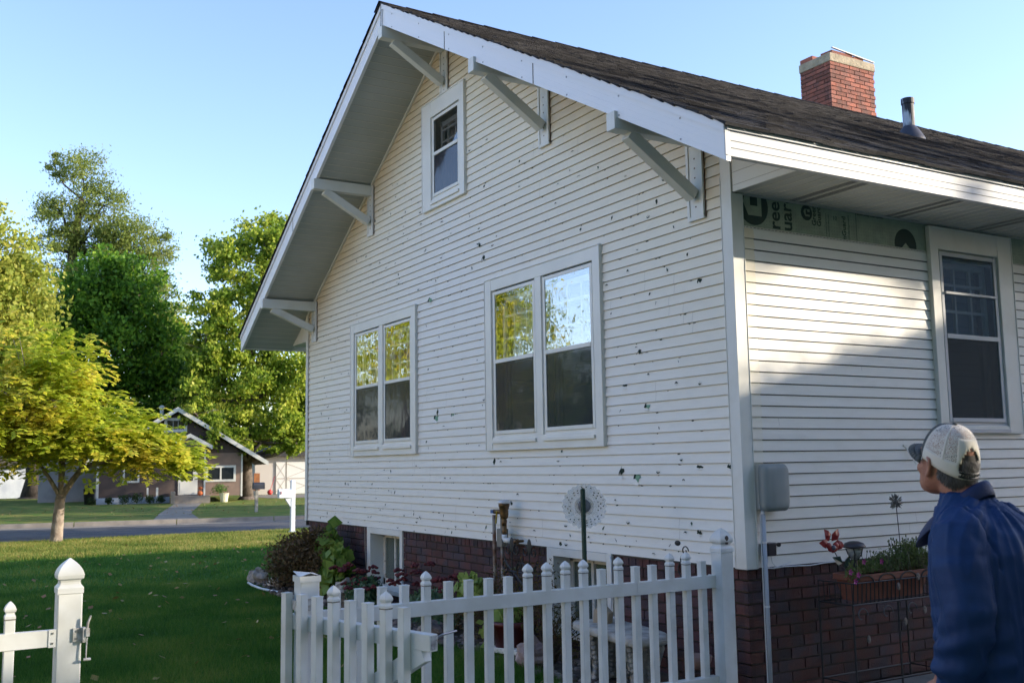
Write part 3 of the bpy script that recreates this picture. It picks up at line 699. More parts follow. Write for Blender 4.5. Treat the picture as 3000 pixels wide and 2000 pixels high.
# ---- chimney and vent pipe
cx0, cx1, cy0, cy1 = -5.80, -5.20, 7.003, 7.985; zt = 7.66
b = MB(); b.box(cx0+.012, cx1-.012, cy0+.012, cy1-.012, 4.8, zt-.02, 1)
r = 0; ch = .0655; bl = .215
z = zt-.13
rr_ = random.Random(3)
while z > 5.2:
    z -= ch; off = (r % 2)*bl*.5
    y = cy0-off
    while y < cy1:
        a, c = max(y, cy0)+.004*(y > cy0), min(y+bl-.008, cy1)
        if c-a > .02: b.box(cx1-.06, cx1-rr_.uniform(0, .004), a, c, z+.012, z+ch)
        y += bl
    x = cx1-.064-(bl*.5-off)*.6 
    xs = [cx1-.0625]
    while x > cx0: xs.append(x); x -= bl
    xs.append(cx0)
    for a, c in zip(xs[1:], xs[:-1]): b.box(a+.004, c-.004 if c < cx1-.01 else c, cy0+.0005, cy0+.05, z+.012, z+ch)
    xs2 = np.arange(cy0, cy1, bl); 
    for a in xs2: b.box(cx0, cx0+.05, a+.004, min(a+bl-.004, cy1), z+.012, z+ch)
    r += 1
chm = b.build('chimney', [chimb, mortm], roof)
capm = mat('chimney_mortar', (.42, .36, .26), .95, var=(.32, .27, .19), vs=8, bump=.6, bs=30)
b = MB(); b.box(cx0-.012, cx1+.012, cy0-.012, cy1+.012, zt-.135, zt); b.build('cap', capm, chm, bevel=.012)
b = MB(); b.M = Matrix.Translation((cx1-.12, cy0+.35, zt)) @ Matrix.Rotation(.04, 4, 'Y')
b.box(-.12, .10, -.28, .18, .0, .065); b.box(-.1, .1, .20, .42, .0, .05)
b.M = Matrix.Translation((cx0+.12, cy0+.08, zt)); b.box(-.11, .14, -.08, .06, 0, .07); b.build('loose_brick', chimb, chm, bevel=.006)
b = MB(); b.beam((cx1-.02, cy0+.08, zt+.10), (cx1+.0, cy1-.0, zt+.02), .03, .014); b.build('metal_strip', alum, chm)
vx, vy, vz = -1.87, 4.49, 6.307-.556*(-1.87+4.24)
b = MB(); b.lathe([(.062, -.1), (.062, .34), (.070, .34), (.070, .40), (.056, .40), (.056, .2)], (vx-.1, vy, vz+.06), 18)
vp = b.build('vent_pipe', mat('peeling_black_pipe', (.028, .026, .03), .6, var=(.62, .63, .66), vs=9, thr=(.52, .6), stretch=(1, 1, .25)), roof, smooth=False)
b = MB(); b.lathe([(.175, -.12), (.155, -.02), (.11, .06), (.08, .10), (.066, .12)], (vx-.1, vy, vz+.03), 20); b.prism([(vx-.33, vy-.22, vz+.142), (vx+.17, vy-.22, vz-.136), (vx+.17, vy+.24, vz-.136), (vx-.33, vy+.24, vz+.142)], (0, 0, .012)); b.build('collar', mat('black_rubber', (.045, .045, .06), .55), vp, smooth=True)

# ------------------------------------------------------------------ picket fence and gate
vin = mat('fence_vinyl', (.68, .70, .70), .42, var=(.60, .61, .59), vs=6, bump=.04, bs=8)
grime = mat('cap_grime', (.12, .11, .09), .9); hard = mat('white_hardware', (.55, .56, .56), .5, var=(.35, .33, .3), vs=40); steel = mat('bolt_steel', (.3, .3, .3), .4, metal=.8)
PW = .042
def gothic(b, c, w, z0, h, n=7):
    """square gothic cap of half width w"""
    p = [(w*1.06, 0), (w*1.06, h*.16), (w*.98, h*.2), (w*.84, h*.26), (w*.80, h*.32), (w*.84, h*.38), (w*1.04, h*.42), (w*1.06, h*.46)]
    for i in range(1, n+1):
        t = i/n; p.append((w*1.06*(1-t**2.1)+.0015, h*(.46+.54*t)))
    b.lathe([(r, z0+z) for r, z in p], c, sq=True)
def picket(parent, x, y, top, cap, z0=.06, rot=None, wd=PW, mt=vin):
    b = MB(); b.M = rot; h = wd/2
    b.box(x-h, x+h, y-h, y+h, z0, top); o = b.build('picket', mt, parent, bevel=.003)
    if cap:
        c = MB(); c.M = rot; gothic(c, (x, y, 0), h, top-.012, .075); c.build('cap', mt, o, bevel=.001)
        g_ = MB(); g_.M = rot; g_.box(x-h-.0012, x+h+.0012, y-h-.0012, y+h+.0012, top-.0165, top-.0125); g_.build('grime_line', grime, o)
    else:
        c = MB(); c.M = rot; c.box(x-h-.001, x+h+.001, y-h-.001, y+h+.001, top-.002, top+.002); c.build('broken_edge', vin, o)
    return o
def post(parent, x, y, top, w=.102, caph=.15):
    b = MB(); h = w/2; b.box(x-h, x+h, y-h, y+h, -.05, top); o = b.build('post', vin, parent, bevel=.005)
    if caph: c = MB(); gothic(c, (x, y, 0), h, top, caph, 9); c.build('cap', vin, o, bevel=.003)
    return o
fn = thing('picket_fence', (.0, -1.6, 0), 'white vinyl picket fence along the flower bed, several pickets missing their caps', 'fence')
p1 = post(fn, .045, -.25, .995, .10)
b = MB(); b.box(.095, .097, -.262, -.240, 1.045, 1.085); b.blob((.097, -.251, 1.082), .003, .016, .018, 0); b.build('chipped_hole', mat('torn_hole', (.10, .08, .07), .9), p1)
p2 = post(fn, .0, -2.98, 1.01, .10, 0)
b = MB(); b.prism([(-.055, -3.035, 0), (.055, -3.035, 0), (.055, -2.925, 0), (-.055, -2.925, 0)], (0, 0, .03)); b.M = None
for i in range(len(b.v)): b.v[i] = (b.v[i][0], b.v[i][1], b.v[i][2]+1.0)
b.add([(.055, -3.035, 1.03), (.055, -2.98, 1.045), (.055, -2.925, 1.028), (-.055, -2.925, 1.035), (-.055, -3.0, 1.03), (-.055, -3.035, 1.05), (.02, -3.035, 1.034)], [(0, 1, 2, 3, 4, 5, 6)])
b.build('broken_cap', vin, p2)
for z0, z1, nm in ((.777, .85, 'rail'), (.165, .235, 'rail')):
    b = MB(); b.box(-.022, .034, -2.93, -.30, z0, z1)
    if z0 > .5: b.box(.0345, .036, -.92, -.3, z0-.001, z1+.001); b.box(-.023, .0365, -.31, -.295, z0-.004, z1+.004)
    b.build(nm, vin, fn, bevel=.004)
ys = [-.378, -.504, -.635, -.773, -.902, -1.028, -1.155, -1.283, -1.41, -1.539, -1.666, -1.797, -1.923, -2.048, -2.173, -2.307, -2.435, -2.562, -2.69, -2.818]
capd = {-.504, -.635, -1.028, -1.283, -1.41, -1.539, -1.666, -2.307}
for y in ys: picket(fn, .006, y-.01, .942 if y not in capd else .945, y in capd)
f2 = thing('picket_fence', (0, -4.8, 0), 'white picket fence section with tall capped latch post at left edge', 'fence')
p3 = post(f2, -.03, -4.09, 1.025, .104, .155)
b = MB(); b.box(-.02, .016, -6.2, -4.14, .80, .872); b.box(-.02, .016, -6.2, -4.14, .165, .235); b.box(.0165, .019, -4.175, -4.142, .797, .875)
b.build('rail', vin, f2, bevel=.004)
for i in range(14): picket(f2, -.01, -4.33-.128*i, .945, i % 3 != 2)
b = MB()                                                            # gravity latch on the post
b.box(.023, .030, -4.075, -4.03, .815, .873); b.box(.018, .045, -4.036, -4.024, .81, .875); b.box(.03, .05, -4.024, -4.008, .835, .87)
b.tube([(.04, -4.018, .87), (.045, -4.016, .895), (.05, -4.006, .925)], [.006, .005, .004]); b.tube([(.04, -4.018, .83), (.042, -4.02, .775), (.042, -4.02, .735)], .003)
b.tube([(.042, -4.03, .735), (.042, -4.0, .735)], .006); b.build('latch', hard, p3)
b = MB()
for z in (.828, .86): b.lathe([(.004, 0), (.004, .004)], (.0, 0, 0), 8)
b = MB()
for y, z in ((-4.06, .828), (-4.06, .86), (-4.158, .815), (-4.158, .858)): b.box(.03 if y > -4.1 else .019, .033 if y > -4.1 else .022, y-.004, y+.004, z-.004, z+.004)
b.build('screw', steel, p3)
gt = thing('gate', (0, -3.06, 0), 'open white picket gate swung out on its hinges, with diagonal brace', 'gate')
GA = math.atan2(.285, 1.0)
GM = Matrix.Translation((-.075, -3.075, 0)) @ Matrix.Rotation(GA, 4, 'Z')
for i, (s_, cap) in enumerate(((.03, 0), (.160, 0), (.285, 0), (.415, 1), (.545, 0), (.675, 0), (.805, 1), (.93, 0), (1.0, -1))):
    if cap >= 0: picket(gt, s_+.0, -.0, .945, cap == 1, .08, GM)
for z0, z1 in ((.765, .838), (.18, .25)):
    b = MB(); b.M = GM; b.box(.0, 1.075, .022, .068, z0, z1); o = b.build('rail', vin, gt, bevel=.003)
    if z0 > .5:
        b = MB(); b.M = GM; b.box(1.075, 1.0765, .028, .062, z0+.006, z1-.006); b.build('rail_hollow', mat('hollow_end', (.42, .44, .46), .7, var=(.2, .2, .22), vs=50), o)
        b = MB(); b.M = GM; b.box(1.02, 1.025, .068, .10, .79, .83); b.build('latch_plate', hard, o)
        b = MB(); b.M = GM; b.tube([(1.025, .085, .81), (1.035, .10, .812), (1.05, .12, .825), (1.055, .20, .832)], .0055); b.build('latch_pin', steel, o)
b = MB(); b.M = GM; b.beam((.10, .045, .27), (1.02, .045, .758), .042, .085); b.build('brace', vin, gt, bevel=.003)
for z in (.90, .25):
    b = MB(); b.box(-.058, -.052, -3.03, -2.99, z-.04, z+.03); b.box(.05, .056, -3.0, -2.95, z-.04, z+.02); b.box(-.05, .05, -3.048, -3.032, z-.035, z+.012); b.build('hinge', hard, gt)

# ------------------------------------------------------------------ flower bed
soil = mat('bed_soil', (.05, .035, .025), .95, var=(.09, .07, .05), vs=9, bump=1, bs=30)
b = MB(); n = 40
pl = [(-8.9+(8.95)*i/n, -.62+.10*math.sin((-8.9+8.95*i/n)*2)-.12*math.exp(-((i-1)/2.)**2)*0) for i in range(n+1)]
b.add([(x, y, .02) for x, y in pl]+[(x, .05, .07) for x, y in pl], [(i, i+1, n+2+i, n+1+i) for i in range(n)]); b.add([(-8.9, -.6, .02), (-8.9, .05, .07), (-9.3, -.2, .02)], [(0, 2, 1)])
struct(b.build('flower_bed_soil', soil))
rockm = mat('garden_rock', (.22, .19, .165), .9, var=(.10, .08, .075), vs=7, bump=.9, bs=25, island=.4); pale = mat('pale_boulder', (.46, .42, .36), .9, var=(.20, .17, .14), vs=8, bump=1, bs=14)
b = MB(); rd = random.Random(9)
for i in range(900):
    x = rd.uniform(-9.0, -.05); y = rd.uniform(-.68, -.02)+.08*math.sin(x*2); r = rd.uniform(.015, .045)
    b.blob((x, y, .03+r*.3), r*rd.uniform(.8, 1.5), r, r*.7, n=6, m=4, jit=.2, rnd=rd)
tag(b.build('river_rock', rockm, smooth=False), 'small brown river rocks covering the flower bed by the wall', 'rocks', kind='stuff')
def boulder(x, y, z, rx, ry, rz, lab, m=pale, grp=None):
    me = MB(); me.blob((x, y, z), rx, ry, rz, n=22, m=14); 
    for i, v in enumerate(me.v):
        d = Vector(v)-Vector((x, y, z)); q = 1+.22*math.sin(d.x*40+y*9)*math.cos(d.y*37)*1+.12*math.sin(d.z*70+d.x*50); me.v[i] = tuple(Vector((x, y, z))+d*q)
    tag(me.build('boulder', m, smooth=False), lab, 'boulder', grp)
boulder(-6.05, -.33, .12, .30, .20, .17, 'large pale craggy boulder beside the leafy green plant')
boulder(-8.95, -.5, .10, .16, .12, .11, 'rounded grey boulder at the far end of the flower bed')
boulder(-8.3, -.45, .08, .13, .1, .08, 'small pale rock under the brown shrub')
boulder(-1.75, -.58, .13, .10, .10, .13, 'upright pinkish rock left of the stone bench', mat('pink_rock', (.42, .33, .30), .9, var=(.25, .18, .17), vs=12, bump=1, bs=20))
boulder(-3.6, -.5, .08, .15, .1, .08, 'low brown rock behind the gate end', rockm)
b = MB(); b.tube([(-9.3, -.35, .03), (-9.0, -.62, .035), (-8.6, -.68, .04), (-8.1, -.70, .04), (-7.6, -.63, .04), (-7.0, -.60, .035)], .016)
tag(b.build('bed_edging', mat('pale_hose', (.62, .66, .70), .4)), 'pale plastic edging curving around the bed rocks', 'edging')
b = MB(); b.beam((-2.45, -.55, .08), (-2.0, -.52, .11), .09, .04); tag(b.build('board', white, bevel=.004), 'short white board lying on the rocks by the red pot', 'board')
# shrubs and flowers
def leafcloud(blobs, n, rs=.9, noisy=.35):
    tot = sum(q[3]*q[4]*q[5] for q in blobs)**1; out = []
    for (x, y, z, rx, ry, rz) in blobs:
        k = max(8, int(n*rx*ry*rz/tot)); d = NR.normal(size=(k, 3)); d /= np.linalg.norm(d, axis=1)[:, None]
        r = NR.uniform(0, 1, k)**(1/2.2)*rs*(1+NR.normal(size=k)*noisy*.3); out.append(np.array([x, y, z])+d*r[:, None]*np.array([rx, ry, rz]))
    return np.concatenate(out)
def plant(name, label, cat, blobs, n, size, m, base, aspect=.6, stems=12, sm=None, droop=.2, grp=None, bias=(0, 0, .4)):
    t = thing(name, base, label, cat, grp); c = leafcloud(blobs, n); c = c[c[:, 2] > .02]
    V, F = leaves(c, np.array(bias), size, aspect, droop); fastmesh('foliage', V, F, m, t)
    b = MB()
    for i in range(stems):
        q = random.choice(blobs); e = Vector((q[0]+random.uniform(-.6, .6)*q[3], q[1]+random.uniform(-.6, .6)*q[4], q[2]+random.uniform(-.2, .7)*q[5])); s_ = Vector(base)+Vector((random.uniform(-.06, .06), random.uniform(-.04, .04), 0))
        b.tube([s_, s_.lerp(e, .5)+Vector((random.uniform(-.03, .03), 0, .03)), e], [.006, .004, .002], n=4)
    b.build('stem', sm or mat('brown_stem', (.10, .07, .04), .8), t); return t
bs_ = leafmat('shrub_brown', [(.045, .05, .02), (.10, .07, .03), (.13, .085, .045), (.08, .10, .03)], .15)
plant('spirea_shrub', 'rust-brown rounded shrub at the far end of the wall', 'shrub', [(-7.75, -.42, .42, .62, .36, .34), (-7.25, -.4, .58, .5, .3, .28), (-8.1, -.4, .25, .35, .3, .25), (-6.9, -.3, .36, .35, .28, .38), (-7.0, -.35, .72, .35, .22, .16)], 9000, .045, bs_, (-7.3, -.35, .03), stems=40)
hy = leafmat('hydrangea_leaf', [(.07, .16, .03), (.14, .25, .04), (.22, .33, .06), (.30, .36, .08)], .35, .4)
plant('hydrangea', 'large-leaved yellow-green plant left of the basement window', 'plant', [(-6.60, -.28, .40, .30, .18, .32), (-6.85, -.28, .62, .22, .15, .20), (-6.75, -.3, .2, .36, .2, .16), (-6.42, -.30, .50, .14, .12, .14), (-6.9, -.22, .84, .12, .08, .10)], 420, .155, hy, (-6.65, -.28, .05), aspect=.95, stems=10, bias=(.6, -1.0, .5))
sed = mat('sedum_flower', (.17, .025, .03), .85, var=(.09, .02, .025), vs=30, bump=.8, bs=120, island=.3); sedl = leafmat('sedum_leaf', [(.05, .10, .05), (.08, .16, .09), (.13, .20, .10)], .2)
for lab, x0, x1, y, z, n in (('dark red sedum clump right of the basement window', -5.75, -5.05, -.42, .42, 26), ('tall dark red sedum below the rusty pipes', -4.4, -3.35, -.34, .52, 24)):
    t = plant('sedum', lab, 'plant', [((x0+x1)/2, y, .22, (x1-x0)*.55, .2, .22)], 1500, .055, sedl, ((x0+x1)/2, y, .04), stems=16)
    for i in range(n):
        x = random.uniform(x0-.1, x1+.1); yy = y+random.uniform(-.2, .15); zz = z*random.uniform(.7, 1.25)
        b = MB()
        for j in range(16): a = random.uniform(0, 6.3); r = random.uniform(0, .06); b.blob((x+r*math.cos(a), yy+r*math.sin(a), zz-r*.35+random.uniform(0, .012)), .017, .017, .014, n=6, m=4)
        b.build('flower_head', sed, t)
hd = leafmat('dry_plant', [(.05, .06, .02), (.10, .10, .03), (.12, .07, .03), (.07, .11, .03)], .2)
plant('dried_perennial', 'tangled dry brown perennial behind the fence pickets', 'plant', [(-3.0, -.38, .32, .45, .22, .30), (-2.45, -.34, .45, .35, .2, .35)], 2600, .032, hd, (-2.7, -.35, .04), aspect=.4, stems=60)
plant('dried_perennial', 'thin green and brown plant in front of the basement window', 'plant', [(-1.95, -.36, .45, .30, .18, .42), (-1.6, -.33, .30, .25, .15, .28)], 2000, .028, hd, (-1.85, -.35, .04), aspect=.4, stems=40)
lg = leafmat('lime_leaf', [(.16, .26, .05), (.28, .40, .10), (.38, .46, .14)], .4, .4)
plant('lettuce_plant', 'pale green frilly plant at the foot of the rusty pipe', 'plant', [(-3.0, -.42, .50, .22, .14, .14)], 160, .09, lg, (-3.0, -.4, .2), aspect=1., stems=8, bias=(.5, -.8, .5))
pt = thing('flower_pot', (-2.28, -.42, .04), 'dark red round planter with drooping sweet potato vine', 'pot')
b = MB(); b.lathe([(.13, 0), (.20, .24), (.215, .24), (.215, .28), (.19, .28), (.17, .22)], (-2.28, -.42, .04), 24); b.build('pot', mat('oxblood_pot', (.09, .012, .014), .45), pt, smooth=True)
c = leafcloud([(-2.28, -.46, .36, .2, .2, .1), (-2.42, -.62, .22, .10, .06, .16), (-2.72, -.55, .50, .12, .1, .16), (-2.75, -.58, .28, .07, .05, .14)], 70); V, F = leaves(c, np.array([.5, -1, 0]), .12, .8, 1.2); fastmesh('vine', V, F, lg, pt)
# concrete bench with scrolled legs
stone = mat('cast_stone', (.42, .41, .38), .9, var=(.27, .26, .24), vs=9, bump=.7, bs=45)
bn = thing('garden_bench', (-.85, -.40, .06), 'weathered cast stone garden bench with ornate scrolled legs', 'bench')
BM = Matrix.Translation((-.82, -.42, 0)) @ Matrix.Rotation(R(-8), 4, 'Z')
b = MB(); b.M = BM; n = 28; out = []
for ring, (o_, z) in enumerate(((.02, .375), (0, .385), (0, .425), (.012, .435), (.05, .437))):
    q = []
    for i in range(n):
        t = 2*math.pi*i/n; c_, s_ = math.cos(t), math.sin(t); q.append(((.47-o_)*abs(c_)**.45*(1 if c_ > 0 else -1), (.185-o_)*abs(s_)**.45*(1 if s_ > 0 else -1)-.03*math.cos(t*1)**2, z))
    out.append(q)
b.rings(out); b.build('seat', stone, bn, smooth=True)
for sx in (-.27, .27):
    b = MB(); b.M = BM
    pr = [(-.15, .375), (-.16, .33), (-.135, .27), (-.11, .2), (-.10, .13), (-.125, .08), (-.14, .05), (.14, .05), (.125, .08), (.10, .13), (.11, .2), (.135, .27), (.16, .33), (.15, .375)]
    b.prism([(sx-.045, y, z) for y, z in pr], (.09, 0, 0))
    for i in range(9):
        z = .07+i*.034; w = .11+.05*abs(z-.17)/.2
        for sg in (-1, 1):
            b.blob((sx+.05, sg*w*.75, z), .022, .022, .022, n=8, m=5, jit=.1); b.blob((sx+.05, sg*w*.3, z+.01), .018, .026, .02, n=8, m=5, jit=.1)
            b.blob((sx, -(w+.004), z), .03, .018, .021, n=8, m=5)
            if i % 2: b.tube([(sx-.045, -w-.006, z-.03), (sx, -w-.022, z), (sx+.045, -w-.006, z+.03)], .010, n=6)
    b.build('leg', stone, bn, bevel=.008)
b = MB(); b.M = BM @ Matrix.Translation((-.25, -.02, .43)) @ Matrix.Rotation(.5, 4, 'Z'); b.prism([(-.06, -.03, 0), (.07, -.03, 0), (.08, -.03, .08), (.02, -.03, .13), (-.05, -.03, .10)], (0, .07, 0)); tag(b.build('loose_stone', mat('sandstone', (.36, .30, .22), .9, bump=.5, bs=30), bevel=.01), 'tan wedge-shaped stone sitting on the garden bench', 'stone')
# little plant stand near the corner
iron = mat('black_iron', (.015, .015, .018), .55); b = MB()
for a in range(3): t = a*2.1; b.tube([(-.16+.07*math.cos(t), -.30+.07*math.sin(t), .24), (-.16+.03*math.cos(t), -.30+.03*math.sin(t), .15), (-.16+.08*math.cos(t), -.30+.08*math.sin(t), .05)], .005, n=6)
b.lathe([(.085, .238), (.085, .246)], (-.16, -.30, 0), 20); t = thing('plant_stand', (-.16, -.30, .05), 'small black wire plant stand in the corner behind the fence', 'plant stand'); b.build('frame', iron, t)
b = MB(); b.lathe([(.06, .25), (.085, .30), (.09, .33), (.08, .335)], (-.16, -.30, 0), 20); tag(b.build('clay_dish', mat('clay', (.22, .15, .13), .8), smooth=True), 'shallow grey-brown clay bowl on the little wire stand', 'bowl')
# glass plate flower on a green stake
gp = thing('garden_stake', (-.76, -.75, .03), 'clear glass plate flower on a dark green metal stake', 'garden ornament')
gstk = mat('green_stake', (.012, .045, .03), .5, bump=.4, bs=60)
b = MB(); b.tube([(-.76, -.75, .0), (-.765, -.75, .9), (-.768, -.75, 1.30), (-.768, -.75, 1.392), (-.768, -.75, 1.402)], [.016, .016, .017, .017, .004], n=8); b.build('stake', gstk, gp)
gl = bpy.data.materials.new('pressed_glass'); gl.use_nodes = True; q = gl.node_tree.nodes['Principled BSDF']; q.inputs['Base Color'].default_value = (.93, .95, .97, 1); q.inputs['Roughness'].default_value = .06; q.inputs['Transmission Weight'].default_value = .75; q.inputs['IOR'].default_value = 1.25; q.inputs['Specular IOR Level'].default_value = .8
pd = (Vector((5.08, -4.78, 1.45))-Vector((-.8, -.72, 1.28))).normalized(); PMt = Matrix.Translation((-.80, -.718, 1.277)) @ pd.to_track_quat('Z', 'Y').to_matrix().to_4x4()
b = MB(); b.M = PMt; n = 96; rr3 = []
for r, z in ((.0, 0), (.03, .0), (.062, .002), (.066, .014), (.072, .016), (.085, .006), (.105, .014), (.135, .030), (.150, .036)):
    rr3.append([((r*(1+(.035*math.cos(24*2*math.pi*i/n) if r > .13 else 0)))*math.cos(2*math.pi*i/n), (r*(1+(.035*math.cos(24*2*math.pi*i/n) if r > .13 else 0)))*math.sin(2*math.pi*i/n), z+(.004*math.cos(24*2*math.pi*i/n+r*60) if .08 < r else 0)) for i in range(n)])
b.rings(rr3, close=False); b.rings([[(p[0]*.98, p[1]*.98, p[2]+.006) for p in r] for r in rr3[::-1]], close=False); b.build('plate', gl, gp, smooth=True)
facet = mat('glass_facet', (.07, .08, .09), .15, spec=1)
b = MB(); b.M = PMt
for ring, (r, k, l_) in enumerate(((.098, 22, .013), (.113, 24, .015), (.130, 26, .013))):
    for i in range(k):
        t = 2*math.pi*(i+.5*ring)/k
        if random.random() < .35: continue
        c_ = Vector((r*math.cos(t), r*math.sin(t), .05)); u_ = Vector((-math.sin(t), math.cos(t), 0))*l_*.5; v_ = Vector((math.cos(t), math.sin(t), 0))*.0028; b.add([c_-u_, c_-v_*1.9, c_+u_, c_+v_*1.9], [(0, 1, 2, 3)])
for i in range(44): t = 2*math.pi*i/44; b.beam((.047*math.cos(t), .047*math.sin(t), .036), (.066*math.cos(t), .066*math.sin(t), .036), .0026, .001)
b.build('cut_pattern', facet, gp)
b = MB(); b.M = PMt; b.lathe([(.046, .030), (.043, .036), (.02, .039), (.002, .040)], n=24); b.build('plate_center', mat('frosted_center', (.22, .22, .24), .3, bump=.8, bs=80), gp, smooth=True)
# backflow valve and rusty pipes on the gable wall
vt = thing('backflow_valve', (-3.03, -.12, .1), 'brass lawn sprinkler valve on rusty pipes against the siding', 'water valve')
rustp = mat('rusty_pipe', (.30, .27, .23), .7, var=(.16, .07, .035), vs=9, thr=(.42, .6), bump=.4, bs=60); brass = mat('old_brass', (.20, .12, .05), .45, metal=.7, var=(.13, .085, .05), vs=20); galv = mat('galvanised', (.62, .64, .66), .35, metal=.3)
b = MB(); b.tube([(-3.07, -.13, .05), (-3.085, -.13, .70), (-3.088, -.13, 1.12)], .0165, n=12); b.tube([(-3.0, -.10, .05), (-3.0, -.10, .85)], .014, n=12); b.build('pipe', rustp, vt, smooth=True)
b = MB(); b.box(-3.045, -2.955, -.13, -.06, .84, 1.0); b.tube([(-3.0, -.10, .995), (-3.0, -.10, 1.10)], .017); b.build('junction_box', mat('grey_box', (.20, .19, .17), .6), vt, bevel=.004)
b = MB(); b.lathe([(.022, 0), (.026, .05), (.02, .055), (.034, .07), (.04, .10), (.038, .14), (.044, .15), (.044, .165), (.05, .17), (.05, .20), (.03, .21)], (-2.905, -.13, 1.03), 16); b.tube([(-2.905, -.13, .93), (-2.905, -.13, 1.03)], [.019, .023], n=8); b.tube([(-3.08, -.13, 1.15), (-2.92, -.13, 1.15)], .022, n=10); b.build('valve_body', brass, vt, smooth=True)
b = MB(); b.lathe([(.058, 0), (.060, .012), (.05, .026), (.02, .034), (.002, .036)], (-2.905, -.13, 1.225), 20); b.build('vent_hood', galv, vt, smooth=True)
b = MB(); b.tube([(-2.905, -.13, .955), (-2.905, -.13, .925), (-2.89, -.13, .905), (-2.80, -.125, .905)], .024, n=12); b.build('elbow', mat('white_pvc', (.74, .76, .78), .35), vt, smooth=True)
b = MB(); b.lathe([(.016, 0), (.022, .02), (.016, .04), (.024, .05), (.014, .09), (.022, .10)], (0, 0, 0), 10); 
for i in range(len(b.v)): x, y, z = b.v[i]; b.v[i] = (-2.79+z, -.125+y, .905+x)
b.tube([(-2.70, -.125, .905), (-2.70, -.06, .905)], .012); b.build('spigot', brass, vt)
b = MB(); b.beam((-2.955, -.175, 1.16), (-2.965, -.18, 1.05), .018, .006); b.build('lever', mat('yellow_paint', (.55, .38, .03), .5), vt)
b = MB(); b.box(-3.11, -3.06, -.155, -.13, 1.135, 1.165); b.build('handle', mat('blue_paint', (.03, .09, .25), .5), vt)
# wrought iron scroll trellis
tr = thing('iron_trellis', (-2.3, -.30, .05), 'black scrollwork iron trellis with leaf finials before the brick', 'trellis'); b = MB()
def scroll(b, c, r, a0, turns, sgn, rad=.006):
    pts = []
    for i in range(22): t = i/21; a = a0+sgn*turns*2*math.pi*t; q = r*(1-.75*t); pts.append((c[0]+q*math.cos(a), c[1], c[2]+q*math.sin(a)))
    b.tube(pts, rad, n=5)
for cx in (-2.46, -2.18):
    b.tube([(cx, -.32, .1), (cx, -.32, .88)], .006, n=5)
    b.blob((cx, -.32, .90), .035, .008, .065, n=8, m=6)
    for sg in (-1, 1):
        scroll(b, (cx+sg*.07, -.32, .86), .05, math.pi/2, 1.3, sg); scroll(b, (cx+sg*.12, -.32, .72), .06, -math.pi/2, 1.2, -sg); b.tube([(cx, -.32, .62), (cx+sg*.08, -.32, .70), (cx+sg*.12, -.32, .80)], .006, n=5)
b.tube([(-2.6, -.32, .68), (-2.0, -.32, .68)], .006, n=5); b.tube([(-2.55, -.32, .74), (-2.1, -.32, .48)], .008, n=5); b.tube([(-2.1, -.32, .74), (-2.5, -.32, .46)], .006, n=5); b.build('scrollwork', iron, tr)
b = MB(); b.tube([(-6.22, -.03, .05), (-6.35, -.02, .6), (-6.36, -.02, .865)], .004, n=5); tag(b.build('wall_cable', mat('old_cable', (.32, .28, .24), .7)), 'thin dangling wire beside the far basement window', 'cable')
b = MB(); b.tube([(-1.53, .015, .855), (-1.45, -.03, .82), (-1.44, -.04, .6), (-1.45, -.05, .42), (-1.38, -.06, .40)], .006, n=6); tag(b.build('wall_cable', mat('white_cable', (.62, .64, .66), .5)), 'white cable clipped down beside the near basement window', 'cable')
for k in range(4):
    sc = MB(); scroll(sc, (-.30+.02*k, -.26-.03*k, .98-.06*k), .035+.008*k, k, 1.1, 1, .0045)
    if k == 0: keep = sc
    else: keep.v, keep.f, keep.m = keep.v+sc.v, keep.f+[tuple(i+len(keep.v) for i in f) for f in sc.f], keep.m+sc.m
keep.tube([(-.3, -.28, .05), (-.29, -.28, .95)], .004, n=5); keep.blob((-.35, -.28, 1.03), .03, .012, .018, n=8, m=6); tag(keep.build('metal_ornament', iron), 'dark wire bird ornament rising behind the last pickets', 'garden ornament')

# ------------------------------------------------------------------ things on the side wall
tb = thing('utility_box', (.04, .21, 1.2), 'grey-green plastic telephone box on the corner of the side wall', 'utility box')
b = MB(); b.box(.002, .05, .095, .30, 1.245, 1.545); b.build('back_box', mat('box_back', (.40, .40, .37), .5), tb, bevel=.01)
b = MB(); n = 32; rg = []
for o_, x in ((.0, .05), (0, .085), (.012, .105), (.03, .112)):
    rg.append([(x+.006*math.sin(i), .205+(.118-o_)*abs(math.cos(2*math.pi*i/n))**.28*(1 if math.cos(2*math.pi*i/n) > 0 else -1), 1.39+(.155-o_)*abs(math.sin(2*math.pi*i/n))**.28*(1 if math.sin(2*math.pi*i/n) > 0 else -1)) if False else
               (x, .205+(.118-o_)*abs(math.cos(2*math.pi*i/n))**.28*(1 if math.cos(2*math.pi*i/n) > 0 else -1), 1.39+(.155-o_)*abs(math.sin(2*math.pi*i/n))**.28*(1 if math.sin(2*math.pi*i/n) > 0 else -1)) for i in range(n)])
b.rings(rg); b.build('cover', mat('weathered_grey', (.19, .23, .24), .6, var=(.25, .28, .28), vs=7, stretch=(1, 1, .3)), tb, smooth=True, bevel=0)
b = MB(); b.tube([(.05, .118, 1.245), (.05, .118, -.1)], .0145, n=12); cd = b.build('conduit', mat('grey_conduit', (.38, .42, .48), .65), tb, smooth=True)
b = MB(); 
for z in (1.22, 1.03, .62): b.tube([(.05, .118, z), (.05, .118, z+.012)], .0175, n=12)
b.build('clamp', galv, cd)
b = MB(); b.tube([(.04, .10, 1.22), (.045, .095, .8), (.04, .10, .5), (.045, .098, .1)], .004, n=5); b.build('wire', mat('white_cable', (.6, .6, .6), .5), tb)
eb = thing('junction_box', (.03, .18, .95), 'small black box beside the grey conduit with cables below', 'electrical box')
